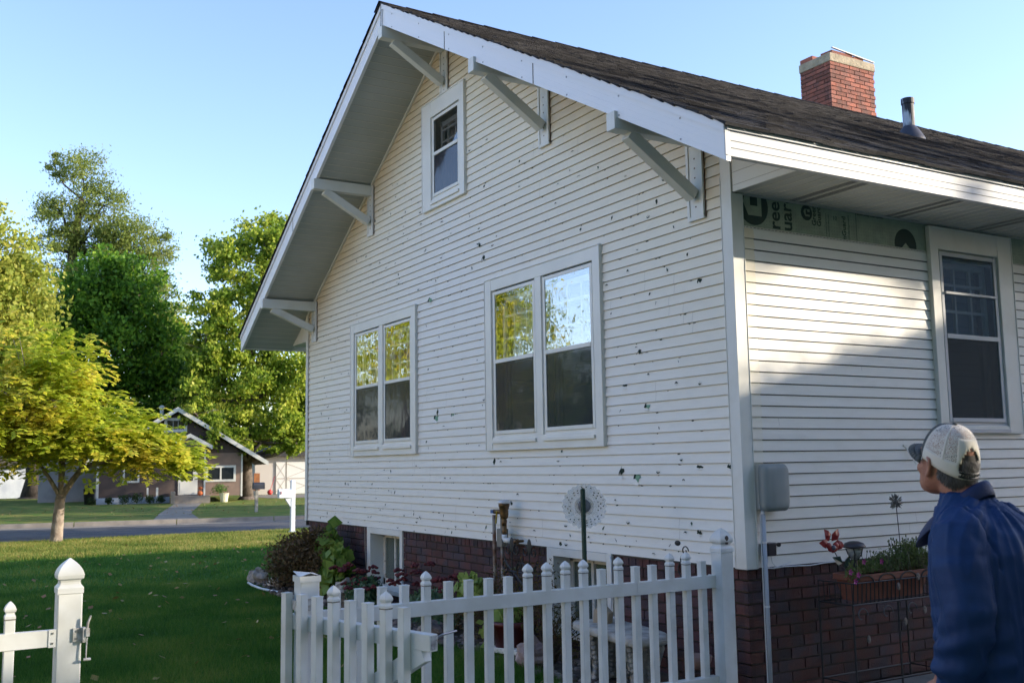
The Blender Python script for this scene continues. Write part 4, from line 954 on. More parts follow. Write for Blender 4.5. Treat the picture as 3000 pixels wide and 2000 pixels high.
b = MB(); b.box(.0, .06, .14, .215, .945, 1.03); b.build('box', mat('black_plastic', (.012, .012, .022), .4), eb, bevel=.005)
b = MB(); b.tube([(.03, .21, 1.01), (.02, .27, 1.015), (.0, .29, 1.01)], .006, n=6); b.tube([(.0, .29, 1.01), (.012, .29, 1.01)], .014, n=10); b.build('socket', dark, eb)
b = MB(); b.tube([(.03, .16, .945), (.04, .15, .91), (.05, .125, .90)], .003, n=5); b.tube([(.03, .19, .945), (.03, .20, .90), (.035, .235, .865), (.03, .30, .87)], .003, n=5)
b.tube([(.02, .13, .87), (.025, .22, .862), (.03, .30, .868), (.03, .55, .860), (.03, .68, .868), (.02, .9, .87)], .0045, n=5); b.tube([(.02, .22, .865), (.03, .33, .885), (.02, .38, .895)], .003, n=5); b.build('cable', mat('white_cable', (.6, .6, .6), .5), eb)
b = MB(); b.beam((-.0, 1.62, 1.66), (.03, 1.70, 1.52), .012, .003, up=(1, 0, 0)); b.box(0, .004, 1.60, 1.645, 1.655, 1.668); tag(b.build('siding_sliver', cream), 'bent sliver of torn vinyl hanging from the side wall', 'debris')
# iron plant stand with terracotta trough
st = thing('plant_stand', (.32, .95, .06), 'tall black wrought iron stand holding the terracotta trough', 'plant stand')
b = MB(); x0, x1, y0, y1 = .14, .42, .50, 1.36; ft = .64
for x in (x0, x1):
    for y in (y0, y1): b.tube([(x, y, .06), (x, y, ft)], .007, n=6)
for z in (ft, .15): b.tube([(x0, y0, z), (x1, y0+.0, z), (x1, y1, z), (x0, y1, z), (x0, y0, z)], .006, n=6)
b.tube([(x1, .93, .64), (x1, .93, .06)], .007, n=6); b.build('frame', iron, st)
b = MB()
for i in range(22): y = y0+.01+(y1-y0-.02)*i/21; b.tube([(x1-.005, y, ft), (x1+.004, y, ft+.135)], .0042, n=5)
for i in range(7): x = x0+(x1-x0)*i/6; b.tube([(x, y0, ft), (x, y0-.004, ft+.135)], .0032, n=5)
b.tube([(x0, y0-.004, ft+.135), (x1+.004, y0-.004, ft+.135), (x1+.004, y1, ft+.135)], .0045, n=5)
for i in range(4): y = y0+.12+i*.21; b.tube([(x1+.006, y+.08*math.cos(a), ft+.135+.045*math.sin(a)) for a in np.linspace(0, math.pi, 9)], .005, n=5)
b.build('basket', iron, st)
b = MB()
for i in range(4):
    y = y0+.08+i*.24; pts = []
    for k in range(16): a = k/15*4.6; q = .055*(1-.6*k/15); pts.append((x1, y+q*math.cos(a), ft-.07+q*math.sin(a)))
    b.tube(pts, .0045, n=5)
b.build('scrollwork', mat('worn_iron', (.07, .075, .085), .5), st)
b = MB()
for y, z in ((.62, .42), (.98, .50), (1.18, .56), (.93, .73), (1.13, .78)): b.blob((x1+.01, y, z), .006, .018, .026, n=9, m=6)
b.build('metal_leaf', mat('tarnished_leaf', (.16, .14, .13), .5, metal=.4, bump=1, bs=70), st)
tp_ = thing('trough_planter', (.30, .93, .64), 'long terracotta trough with flowering plants in the iron basket', 'planter')
terr = mat('terracotta', (.24, .085, .05), .75, var=(.19, .07, .045), vs=10, bump=.2, bs=30)
b = MB(); pts = []
for o_, z in ((.045, .655), (.018, .785), (0, .787), (0, .822), (.012, .824), (.02, .80)): pts.append([(.30+(.125-o_)*abs(math.cos(t))**.35*(1 if math.cos(t) > 0 else -1), .93+(.38-o_)*abs(math.sin(t))**.35*(1 if math.sin(t) > 0 else -1), z) for t in np.linspace(0, 2*math.pi, 40, endpoint=False)])
b.rings(pts); b.build('trough', terr, tp_)
b = MB(); b.box(.19, .41, .57, 1.29, .79, .80); b.build('soil', soil, tp_)
gr = leafmat('trough_leaf', [(.05, .09, .03), (.10, .16, .05), (.16, .22, .07), (.13, .15, .05)], .25)
c = leafcloud([(.30, .75, .86, .10, .16, .06), (.30, 1.0, .88, .10, .2, .09), (.32, 1.22, .90, .10, .16, .11), (.38, .56, .84, .06, .07, .08), (.38, 1.36, .86, .07, .12, .10), (.32, 1.2, .95, .10, .16, .08)], 4200); V, F = leaves(c, np.array([0, 0, .2]), .03, .22, -.6); fastmesh('foliage', V, F, gr, tp_)
b = MB()
for i in range(90):
    y = random.uniform(.85, 1.33); x = random.uniform(.22, .40); h = random.uniform(.9, 1.03) if y > 1.02 else random.uniform(.88, .95); e = (x+random.uniform(-.04, .04), y+random.uniform(-.05, .06), h)
    b.tube([(x, y, .82), e], .0018, n=3); b.blob(e, .006, .006, .009, n=5, m=4)
b.build('flower_stem', mat('seed_heads', (.12, .13, .07), .8, island=.4), tp_)
b = MB()
for y, x, z in ((.49, .42, .85), (.55, .43, .83), (.52, .43, .79), (.69, .36, .90), (.86, .36, .89)):
    for k in range(5): a = k*1.257; b.add([(x, y, z), (x+.004, y+.016*math.cos(a-.4), z+.016*math.sin(a-.4)), (x+.006, y+.022*math.cos(a), z+.022*math.sin(a)), (x+.004, y+.016*math.cos(a+.4), z+.016*math.sin(a+.4))], [(0, 1, 2, 3)])
b.build('petunia', mat('magenta_petal', (.40, .015, .22), .6), tp_)
sf = thing('metal_flower', (.33, .62, .8), 'red painted metal flower on a stem with dark green leaves', 'garden ornament')
redm = mat('red_enamel', (.30, .022, .018), .35, var=(.22, .015, .015), vs=15)
b = MB(); c = Vector((.36, .39, 1.03))
for k, a in enumerate((2.15, .95, 3.05, -.15)):
    d = Vector((0, math.cos(a), math.sin(a))); s_ = Vector((0, -d.z, d.y)); L = .115
    b.add([c+d*.02, c+d*L*.45+s_*.032+Vector((.012, 0, 0)), c+d*L*.75+s_*.022+Vector((.018, 0, 0)), c+d*L+Vector((.01, 0, 0)), c+d*L*.75-s_*.022+Vector((.018, 0, 0)), c+d*L*.45-s_*.032+Vector((.012, 0, 0)), c+d*L*.55+Vector((.022, 0, 0))], [(0, 1, 6), (1, 2, 6), (2, 3, 6), (3, 4, 6), (4, 5, 6), (5, 0, 6)])
for k in range(5): a = 4.7+(k-2)*.62; q = c+Vector((.018, math.cos(a)*.035, math.sin(a)*.035)); b.blob(q, .012, .022, .022, n=10, m=6)
b.build('petal', redm, sf); b = MB(); b.blob(c+Vector((.03, -.005, -.022)), .014, .017, .017, n=10, m=6); b.build('flower_center', mat('grey_bead', (.10, .09, .12), .4), sf)
b = MB(); b.tube([c, c+Vector((-.01, .09, -.12)), (.33, .62, .80)], .003, n=5); b.build('stem', iron, sf)
b = MB(); gl2 = mat('dark_green_leaf', (.02, .05, .035), .4)
for p, q in (((.355, .50, .90), (.36, .40, .945)), ((.345, .52, .87), (.35, .575, .95))):
    p, q = Vector(p), Vector(q); d = q-p; s_ = Vector((0, -d.z, d.y))*.28; b.add([p, p+d*.45+s_+Vector((.01, 0, 0)), q, p+d*.45-s_+Vector((.01, 0, 0))], [(0, 1, 2, 3)])
b.build('leaf', gl2, sf)
sp_ = thing('solar_lamp', (.35, .61, .8), 'dark bronze solar garden lamp standing in the trough', 'lamp')
b = MB(); b.lathe([(.072, 0), (.074, .008), (.06, .028), (.03, .04), (.002, .042)], (.36, .61, .995), 20); b.build('lamp_shade', mat('bronze', (.035, .03, .035), .4), sp_, smooth=True)
b = MB()
for k in range(5): a = k*1.257+.3; b.tube([(.36+.055*math.cos(a), .61+.055*math.sin(a), .99), (.36+.045*math.cos(a+.15), .61+.045*math.sin(a+.15), .955), (.36+.018*math.cos(a), .61+.018*math.sin(a), .915)], .0035, n=5)
b.tube([(.36, .61, .92), (.36, .61, .79)], .014, n=8); b.build('lamp_frame', iron, sp_)
b = MB(); b.lathe([(.015, .918), (.045, .965), (.05, .99)], (.36, .61, 0), 16); b.build('lamp_lens', mat('ribbed_lens', (.35, .37, .35), .2, bump=.8, bs=60), sp_, smooth=True)
bl_ = thing('metal_flower', (.32, 1.1, .8), 'silvery spiky metal dandelion ornament on a thin stem', 'garden ornament')
b = MB(); b.tube([(.32, 1.12, .82), (.32, 1.09, 1.25)], .0028, n=5); b.build('stem', iron, bl_)
b = MB(); c = Vector((.32, 1.085, 1.275))
for i in range(70):
    d = Vector((random.gauss(0, 1), random.gauss(0, 1), random.gauss(0, 1))).normalized(); e = c+d*random.uniform(.045, .062); s_ = d.orthogonal().normalized()*.006
    b.add([c+d*.012, c+d*.035+s_, e, c+d*.035-s_], [(0, 1, 2, 3)])
b.blob(c, .02, .02, .02, n=8, m=6); b.build('petal', mat('pewter', (.22, .21, .20), .4, metal=.5, island=.3), bl_)

# ------------------------------------------------------------------ street: mailboxes, far house, garage
mb = thing('mailbox', (-19.28, 3.48, 0), 'white mailbox on a white post at the near kerb', 'mailbox')
b = MB(); b.box(-19.33, -19.23, 3.43, 3.53, 0, 1.24); b.lathe([(.055, 1.24), (.06, 1.25), (.02, 1.29)], (-19.28, 3.48, 0), sq=True); b.box(-19.37, -19.19, 3.39, 3.57, 0, .06); b.prism([(-19.32, 3.43, .62), (-19.32, 3.43, .86), (-19.32, 3.26, .86)], (.08, 0, 0)); b.build('post', mat('bluish_white', (.66, .72, .80), .5), mb, bevel=.008)
b = MB(); b.box(-19.37, -19.19, 3.12, 3.43, .86, .89)
n = 10; b.prism([(-19.36, 3.12, .89), (-19.20, 3.12, .89)]+[(-19.28+.08*math.cos(a), 3.12, 1.0+.07*math.sin(a)) for a in np.linspace(0, math.pi, n)], (0, .31, 0)); b.build('box', mat('bluish_white', (.66, .72, .80), .5), mb, bevel=.004)
b = MB(); b.box(-19.19, -19.185, 3.15, 3.17, .95, 1.02); b.build('flag', redm, mb)
mb = thing('mailbox', (-32.5, 6.6, 0), 'dark mailbox on a weathered post across the street', 'mailbox')
b = MB(); b.box(-32.56, -32.46, 6.54, 6.64, 0, .85); b.build('post', mat('weathered_post', (.36, .35, .32), .8, var=(.2, .19, .17), vs=8), mb)
b = MB(); b.prism([(-32.6, 6.45, .82), (-32.4, 6.45, .82)]+[(-32.5+.1*math.cos(a), 6.45, .98+.09*math.sin(a)) for a in np.linspace(0, math.pi, 8)], (0, .42, 0)); b.build('box', mat('navy_box', (.015, .02, .035), .5), mb)
# far house in the frame (s along street, t towards us, z up)
class FB(MB):
    def __init__(s, t0=0):
        MB.__init__(s); o = SF(0, t0); s.M = Matrix(((U.x, -N.x, 0, o.x), (U.y, -N.y, 0, o.y), (0, 0, 1, 0), (0, 0, 0, 1)))   # local y points away from us
fh = thing('far_house', tuple(SF(3.3, -4)), 'brown clapboard cottage with white gable trim across the street', 'house')
clap = mat('taupe_clapboard', (.095, .068, .06), .8, var=(.08, .058, .052), vs=3); pink = mat('tan_clapboard', (.26, .18, .14), .8, var=(.22, .155, .125), vs=3); ftrim = mat('far_white', (.60, .60, .56), .6); froof = mat('far_shingle', (.05, .05, .055), .9, bump=.6, bs=20, var=(.08, .075, .07), vs=3); fdark = mat('far_glass', (.015, .018, .02), .12, spec=.8); ffnd = mat('white_foundation', (.42, .47, .55), .8)
pk = lambda s: 4.42-.62*abs(s-3.54)
b = FB(); z = .30; i = 0
while z < 4.35:
    hw = min(3.6, (4.42-.18-z)/.62 if z > 2.15 else 9); a, c = max(-.03, 3.54-hw), min(4.85 if z < 2.3 else 6.8, 3.54+hw)
    if c > a: b.add([(a, -.012, z), (c, -.012, z), (c, .0, z+.115), (a, .0, z+.115)], [(0, 1, 2, 3)])
    z += .115
b.box(-.03, .0, 0, 9, .3, 2.4); b.box(6.6, 6.63, 0, 9, .3, 2.4); b.box(0, 6.6, 9, 9.02, .3, 2.4); b.build('wall', clap, fh)
b = FB(); z = .30
while z < 2.3: b.add([(4.85, -.03, z), (6.62, -.03, z), (6.62, -.015, z+.115), (4.85, -.015, z+.115)], [(0, 1, 2, 3)]); z += .115
b.box(4.83, 4.87, -.03, 0, .28, 2.3); b.build('porch_wall', pink, fh)
b = FB(); b.box(-.05, 3.25, -.02, .3, -.1, .30); b.build('foundation', ffnd, fh)
b = FB(); b.box(-.08, .04, -.03, .02, .3, 2.35); b.box(2.2, 2.28, -.3, -.22, .1, .75); b.box(2.62, 2.72, -.3, -.22, .15, .75); b.box(4.78, 4.86, -1.25, -1.17, .34, 2.5); b.box(6.56, 6.64, -.04, .0, .25, 2.3); b.build('trim_post', ftrim, fh)
b = FB()
for sg, e in ((-1, -.75), (1, 7.85)):
    p = [(3.54, -.5, 4.60), (e, -.5, 4.60-.62*abs(e-3.54)), (e, -.5, 4.46-.62*abs(e-3.54)), (3.54, -.5, 4.46)]
    if sg < 0: p = p[::-1]
    b.prism(p[::-1], (0, 9.8, 0))
rf = b.build('roof', froof, fh)
b = FB()
for sg, e in ((-1, -.75), (1, 7.85)):
    p = [(3.54, -.53, 4.60), (e, -.53, 4.60-.62*abs(e-3.54)), (e, -.53, 4.38-.62*abs(e-3.54)), (3.54, -.53, 4.38)]
    b.prism(p, (0, .03, 0))
b.build('bargeboard', ftrim, fh)
b = FB(); b.lathe([(.09, 4.2), (.09, 4.66), (.15, 4.68), (.15, 4.78), (.05, 4.85)], (2.75, 2.5, 0), 12); b.build('roof_vent', ftrim, rf)
def fwin(s0, s1, z0, z1, n, name='window', par=fh, off=0, t=.09):
    b = FB(); y = -.06-off; b.box(s0, s0+t, y, y+.05, z0, z1); b.box(s1-t, s1, y, y+.05, z0, z1); b.box(s0, s1, y-.004, y+.05, z1-t, z1); b.box(s0, s1, y-.01, y+.05, z0, z0+t)
    for i in range(1, n): x = s0+(s1-s0)*i/n; b.box(x-t*.35, x+t*.35, y+.002, y+.05, z0, z1)
    o = b.build(name, ftrim, par); b = FB(); b.box(s0+t*.5, s1-t*.5, y+.03, y+.04, z0+t*.5, z1-t*.5); b.build('pane', fdark, o); return o
fwin(2.92, 3.98, 3.40, 4.10, 1, t=.14); fwin(4.88, 6.32, .97, 1.76, 2, t=.11); fwin(1.1, 1.85, 1.0, 2.0, 1)
b = FB(); b.box(3.10+.22, 3.10+.24, -.05, -.04, 3.5, 4.0); b.box(3.55, 3.57, -.05, -.04, 3.5, 4.0); b.build('mullion', ftrim, fh)
b = FB(1.6)
for sg, e in ((-1, 3.10), (1, 5.15)):
    p = [(4.12, 0, 3.28), (e, 0, 3.28-.55*abs(e-4.12)), (e, 0, 3.10-.55*abs(e-4.12)), (4.12, 0, 3.10)]
    if sg < 0: p = p[::-1]
    b.prism(p[::-1], (0, 1.6, 0), 0)
b.prism([(3.3, .05, 2.62), (4.95, .05, 2.62), (4.12, .05, 3.08)], (0, .03, 0), 1); pr = b.build('porch_roof', [ftrim, clap], fh)
b = FB(); b.box(3.62, 4.52, -.06, -.01, .37, 2.10); b.box(3.70, 4.44, -.075, -.06, .42, .98, 0); dr = b.build('door', ftrim, fh)
b = FB(); b.box(3.76, 4.3, -.07, -.062, 1.05, 2.0); b.build('pane', fdark, dr)
b = FB(1.6); b.box(3.35, 5.08, 0, 1.58, -.05, .34); b.box(3.3, 3.5, -.3, 1.5, -.05, .55); b.build('porch_step', conc, fh)
b = MB(); b.blob(SF(4.62, 1.2, .46), .13, .13, .11, n=12, m=8); tag(b.build('pumpkin', mat('pumpkin_orange', (.55, .13, .03), .6)), 'orange pumpkin on the far porch beside the white door', 'pumpkin')
b = MB(); b.blob(SF(4.64, 1.2, .70), .10, .10, .08, n=12, m=8); tag(b.build('pumpkin', mat('pumpkin_orange', (.55, .13, .03), .6)), 'smaller orange pumpkin stacked on top of the porch pumpkin', 'pumpkin')
pp = thing('flower_pot', tuple(SF(5.75, .6)), 'cream pot with a bushy green plant before the far house', 'pot'); b = MB(); b.lathe([(.17, 0), (.22, .38), (.24, .38), (.24, .42)], SF(5.75, .6), 14); b.build('pot', mat('cream_pot', (.62, .60, .42), .7), pp)
q = SF(5.55, .6, .62); V, F = leaves(leafcloud([(q.x, q.y, q.z, .38, .45, .26)], 500), np.array([0, 0, .5]), .10, .4); fastmesh('foliage', V, F, leafmat('pot_plant', [(.05, .12, .03), (.12, .22, .05), (.2, .3, .08)], .3), pp)
for i, (s_, r) in enumerate(((.55, .2), (1.2, .28), (1.75, .3), (2.35, .24), (-.25, .2), (2.85, .22))):
    q = SF(s_, .5, r*.9); V, F = leaves(leafcloud([(q.x, q.y, q.z, r*.8, r*1.1, r)], 260), np.array([0, 0, .5]), .10, .5)
    tag(fastmesh('foundation_shrub', V, F, leafmat('dark_shrub', [(.02, .035, .015), (.04, .07, .02), (.07, .11, .03)], .2)), ['small dark shrub near the left corner of the far house', 'dark shrub below the far house front window', 'fullest dark shrub along the far white foundation', 'dark shrub left of the far porch posts', 'dark bush at the very left end of the far house', 'last dark shrub beside the far porch step'][i], 'shrub', 'shrubs along the far house foundation')
gg = thing('garage', tuple(SF(11, -13)), 'white garage with cross-braced doors behind the far tree', 'garage')
gw = mat('garage_white', (.70, .66, .62), .8); b = FB(-12); b.box(8.05, 14.5, .02, 6, 0, 2.3); b.build('wall', mat('garage_wall', (.62, .58, .54), .8), gg)
b = FB(-12); b.prism([(7.7, -.4, 2.3), (14.9, -.4, 2.3), (11.3, -.4, 3.9)], (0, 6.8, 0)); b.build('roof', froof, gg)
for s0, s1 in ((9.3, 9.85), (9.95, 12.2)):
    b = FB(-12); b.box(s0, s1, -.04, .02, .02, 1.95); d = b.build('door', mat('bright_white', (.8, .8, .78), .6), gg)
    b = FB(-12); b.box(s0, s1, -.05, -.04, .92, .98)
    for a, c in (((s0, .1), (s1, .9)), ((s0, .9), (s1, .1)), ((s0, 1.0), (s1, 1.85)), ((s0, 1.85), (s1, 1.0))): b.beam((a[0], -.045, a[1]), (c[0], -.045, c[1]), .01, .03)
    b.build('door_brace', mat('brace_tan', (.5, .45, .4), .7), d)
b = FB(-11.4); b.box(7.95, 8.3, 0, .04, .27, 1.3); tag(b.build('fence_board', mat('orange_cedar', (.42, .17, .06), .7, var=(.3, .12, .05), vs=5)), 'orange cedar fence panel between far trunk and garage', 'fence')
b = MB(); b.blob(SF(8.9, -11.4, .15), .16, .16, .16); b.tube([SF(8.9, -11.4, .2), SF(9.2, -11.6, 1.1)], .015); tag(b.build('push_mower', mat('red_paint', (.5, .03, .03), .5)), 'red garden tool leaning by the garage wall', 'garden tool')
sh2 = thing('shed', (-66, 1, 0), 'pale blue-white shed partly hidden at the far left', 'shed')
b = MB(); b.box(-70, -66, -3.5, 2.15, 0, 1.9); b.build('wall', mat('pale_blue_wall', (.55, .60, .68), .7, var=(.4, .45, .55), vs=1.2), sh2); b = MB(); b.prism([(-70.3, -3.7, 1.9), (-70.3, 2.3, 1.9), (-70.3, -.7, 3.2)], (4.6, 0, 0)); b.build('roof', froof, sh2)
nb_ = thing('neighbor_house', tuple(SF(-2.5, -10)), 'pinkish siding house beside the brown cottage', 'house')
b = FB(-6); b.box(-3.3, -.35, 0, 5, 0, 2.4); b.build('wall', mat('lilac_siding', (.40, .36, .36), .8, var=(.3, .27, .27), vs=1.5), nb_); b = FB(-6); b.prism([(-3.6, -.3, 2.4), (-.1, -.3, 2.4), (-1.9, -.3, 3.5)], (0, 5.6, 0)); b.build('roof', froof, nb_)
bn_ = thing('trash_bin', tuple(SF(-.35, .3)), 'black wheeled bin beside the far house corner', 'bin'); b = MB(); b.lathe([(.2, .05), (.26, .75), (.28, .76), (.24, .86), (.1, .9)], SF(-.35, .3), 12); b.build('body', mat('bin_black', (.012, .012, .014), .5), bn_, smooth=True)
b = MB(); q = SF(-.35, .02, .12); b.tube([q-U*.22, q+U*.22], .1, n=10); b.build('wheel', dark, bn_)

# ------------------------------------------------------------------ trees
bark = mat('bark', (.16, .13, .11), .9, var=(.08, .065, .055), vs=6, bump=1, bs=18); barkp = mat('pale_bark', (.34, .29, .24), .9, var=(.2, .16, .13), vs=7, bump=.8, bs=25); barkd = mat('dark_bark', (.07, .055, .05), .9, var=(.035, .03, .028), vs=5, bump=1, bs=12)
def tree(name, label, base, trunk, blobs, nclus, nleaf, size, lm, bk=bark, aspect=.75, csig=.28, droop=.3, grp=None, bare=0, fill=.25, seed=0, limbs=True):
    """base; trunk: list of (point, radius); blobs (x,y,z,rx,ry,rz) hold foliage clumps at the ends of limbs"""
    grp = grp or {'background_tree': 'trees behind the far cottages', 'yard_tree': 'yard trees outside the frame'}.get(name)
    rs = random.Random(seed+5); t = thing(name, base, label, 'tree', grp); b = MB()
    tp = [Vector(p) for p, r in trunk]; b.tube(tp, [r for p, r in trunk], n=12)
    b.tube([tp[0]+Vector((0, 0, -.1)), tp[0]+(tp[1]-tp[0])*.08], [trunk[0][1]*1.7, trunk[0][1]*1.0], n=12)
    C = []; tot = sum((q[3]*q[4]*q[5])**.667 for q in blobs); 
    for q in blobs:
        c = Vector(q[:3]); k = max(3, int(nclus*(q[3]*q[4]*q[5])**.667/tot))
        j = min(range(len(tp)), key=lambda i: (tp[i]-c).length+(0 if tp[i].z < c.z else 3)); a = tp[j]; r0 = trunk[j][1]*.55
        m1 = a.lerp(c, .5)+Vector((rs.uniform(-.1, .1), rs.uniform(-.1, .1), -.06))*(a-c).length
        if limbs: b.tube([a, m1, c], [r0, r0*.6, r0*.35], n=7)
        for i in range(k):
            d = Vector((rs.gauss(0, 1), rs.gauss(0, 1), rs.gauss(0, 1))).normalized(); rad = (1-fill+fill*rs.random()) if rs.random() < .8 else rs.uniform(.3, .8)
            rad *= rs.uniform(.85, 1.12); p = c+Vector((d.x*q[3], d.y*q[4], d.z*q[5]))*rad; C.append((p, min(q[3], q[4], q[5])*csig))
            if limbs and i % 3 == 0: mm = c.lerp(p, .5)+Vector((0, 0, -.03*(p-c).length)); b.tube([c, mm, p], [r0*.28, r0*.16, .008], n=4)
        for i in range(bare): 
            d = Vector((rs.gauss(0, 1), rs.gauss(0, 1), rs.uniform(0, 1))).normalized(); p = c+Vector((d.x*q[3], d.y*q[4], d.z*q[5]))*rs.uniform(1.1, 1.4); b.tube([c, c.lerp(p, .6), p], [r0*.2, r0*.1, .01], n=4)
    b.build('trunk', bk, t, smooth=True)
    rng = np.random.default_rng(seed+1); c0 = np.array([tuple(p) for p, s_ in C]); sg = np.array([s_ for p, s_ in C])
    idx = rng.integers(0, len(C), nleaf); dd = rng.normal(size=(nleaf, 3))*np.array([1, 1, .7]); pos = c0[idx]+dd*sg[idx][:, None]*rng.uniform(.5, 1.2, nleaf)[:, None]
    pos = pos[pos[:, 2] > .3]; V, F = leaves(pos, np.array([0, 0, .3]), size, aspect, droop); fastmesh('crown', V, F, lm, t); return t
LY = leafmat('ash_yellow', [(.22, .32, .03), (.38, .48, .04), (.54, .60, .06), (.66, .60, .07), (.74, .60, .10)], .5)
LYG = leafmat('yellow_green', [(.16, .22, .03), (.28, .34, .05), (.42, .44, .08), (.52, .47, .10)], .5)
LDG = leafmat('deep_green', [(.03, .08, .012), (.07, .17, .018), (.15, .30, .025), (.30, .44, .04)], .5)
LOL = leafmat('olive', [(.08, .12, .03), (.16, .22, .045), (.25, .31, .07), (.35, .37, .10)], .5)
LCT = leafmat('cottonwood', [(.07, .13, .02), (.18, .29, .03), (.40, .48, .06), (.60, .60, .12)], .55)
def frondtree():
    t = thing('young_tree', (-20.07, -1.68, 0), 'young yellow-green tree with forked pale trunk near the street', 'tree'); b = MB(); rs = random.Random(21)
    B = Vector((-20.07, -1.68, 0)); b.tube([B-Vector((0, 0, .1)), B+Vector((0, 0, .1)), B+Vector((.0, .05, .95)), B+Vector((0, .07, 1.05))], [.20, .135, .105, .105], n=14)
    fk = B+Vector((0, .06, 1.0)); ends = []
    limbs = [((.05, .42, .65), .085), ((-.1, -.02, .9), .06), ((0, -.45, .75), .055), ((.3, .0, .8), .045), ((-.35, .1, .75), .05)]
    for d, r in limbs:
        e = fk+Vector(d); b.tube([fk, fk.lerp(e, .5)+Vector((0, 0, .02)), e], [r, r*.8, r*.6], n=9); ends.append((e, r*.6, Vector(d).normalized()))
    fr = []
    E3 = [(-20.1, -2.3, 3.0, 1.9, 1.6, 1.45, 6), (-19.9, -.95, 2.45, 1.4, .95, .85, 4), (-19.4, .30, 1.85, 1.0, .90, .42, 4), (-20.2, -4.0, 2.75, 1.8, 1.5, 1.15, 5), (-19.3, -1.6, 2.25, 1.0, 1.6, .45, 3), (-20, -2.0, 4.0, .9, .8, .65, 2), (-19.4, -3.6, 2.2, 1.0, 1.3, .45, 2)]
    for X, Y, Z, rx, ry, rz, nl in E3:
        c = Vector((X, Y, Z)); e = min(ends, key=lambda q: (q[0]-c).length); a = e[0]
        m1 = a.lerp(c, .5)+Vector((0, 0, .12)); b.tube([a, m1, c], [.05, .035, .022], n=6)
        for k in range(nl*6):
            d = Vector((rs.gauss(0, 1), rs.gauss(0, 1), rs.gauss(0, .9))).normalized(); p2 = c+Vector((d.x*rx, d.y*ry, d.z*rz))*rs.uniform(.75, 1.15)
            b.tube([c, c.lerp(p2, .5)+Vector((0, 0, .1)), p2], [.018, .012, .005], n=4)
            for j in range(30):
                f = rs.uniform(.45, 1.12); q = c.lerp(p2, f)+Vector((rs.gauss(0, .22), rs.gauss(0, .22), rs.gauss(.05, .16)))
                v = Vector((d.x+rs.uniform(-.8, .8), d.y+rs.uniform(-.8, .8), rs.uniform(-.25, .55))).normalized(); fr.append((q, v))
    b.build('trunk', barkp, t, smooth=True); V = []
    for q, d in fr:
        sd = d.cross(Vector((0, 0, 1))).normalized(); n = 5; L = rs.uniform(.24, .38)
        for i in range(n):
            f = (i+.6)/n; p = q+d*L*f+Vector((0, 0, -.28*L*f*f)); td = (d+Vector((0, 0, -.5*f))).normalized()
            for sg in (-1, 1):
                o = (sd*sg*.8+td*.6+Vector((rs.uniform(-.2, .2), rs.uniform(-.2, .2), rs.uniform(-.5, .25)))).normalized(); l_ = .15*rs.uniform(.7, 1.2); w = td.cross(o).normalized().cross(o)*.042
                V += [p, p+o*l_*.5+w, p+o*l_, p+o*l_*.5-w]
    V = np.array([tuple(v) for v in V]); fastmesh('crown', V, np.arange(len(V)).reshape(-1, 4), LY, t)
frondtree()
tree('yellowing_tree', 'tall yellow-green tree at the left edge beyond the street', (-41, -3.2, 0), [((-41, -3.2, 0), .4), ((-41, -3.1, 3), .33), ((-41, -3, 6), .26), ((-41, -3, 9), .16)],
     [(-41, -2.2, 10.3, 2.6, 2.2, 1.7), (-41, -1.1, 8.3, 2.4, 1.5, 1.8), (-41, -3.5, 8.5, 3, 2.8, 2.4), (-40.5, -1.4, 6.0, 2.4, 1.6, 1.6), (-41, -4, 5.5, 3, 3, 2), (-40, -2, 4.0, 2, 1.8, 1.2), (-41, -4.2, 11, 2, 2, 1.8), (-41, -.4, 7.2, 1.2, .9, 1.0), (-40.5, -.7, 9.2, 1.4, 1.0, 1.2)], 420, 42000, .20, LYG, bare=3, seed=1)
tree('maple_tree', 'dense dark green maple left of the tall airy tree', (-53.6, 5.2, 0), [((-53.6, 4.6, 0), .45), ((-53.5, 4.6, 3), .38), ((-53.4, 4.5, 7), .28), ((-53.2, 4.4, 11), .14)],
     [(-53, 4.2, 12.2, 1.7, 1.4, 1.7), (-53, 2.6, 10.2, 2.2, 1.7, 2.0), (-53, 5.9, 11.0, 2.0, 1.5, 2.2), (-53, 4.3, 8.2, 2.6, 3.0, 2.2), (-53, 1.8, 7.6, 2.2, 1.6, 2.0), (-53, 7.4, 7.9, 2.2, 1.7, 2.2), (-53, 4.4, 5.4, 2.6, 4.0, 1.6), (-53, 1.2, 5.0, 1.8, 1.8, 1.6), (-53, 8.3, 5.6, 1.8, 1.4, 1.5)], 420, 44000, .24, LDG, seed=2)
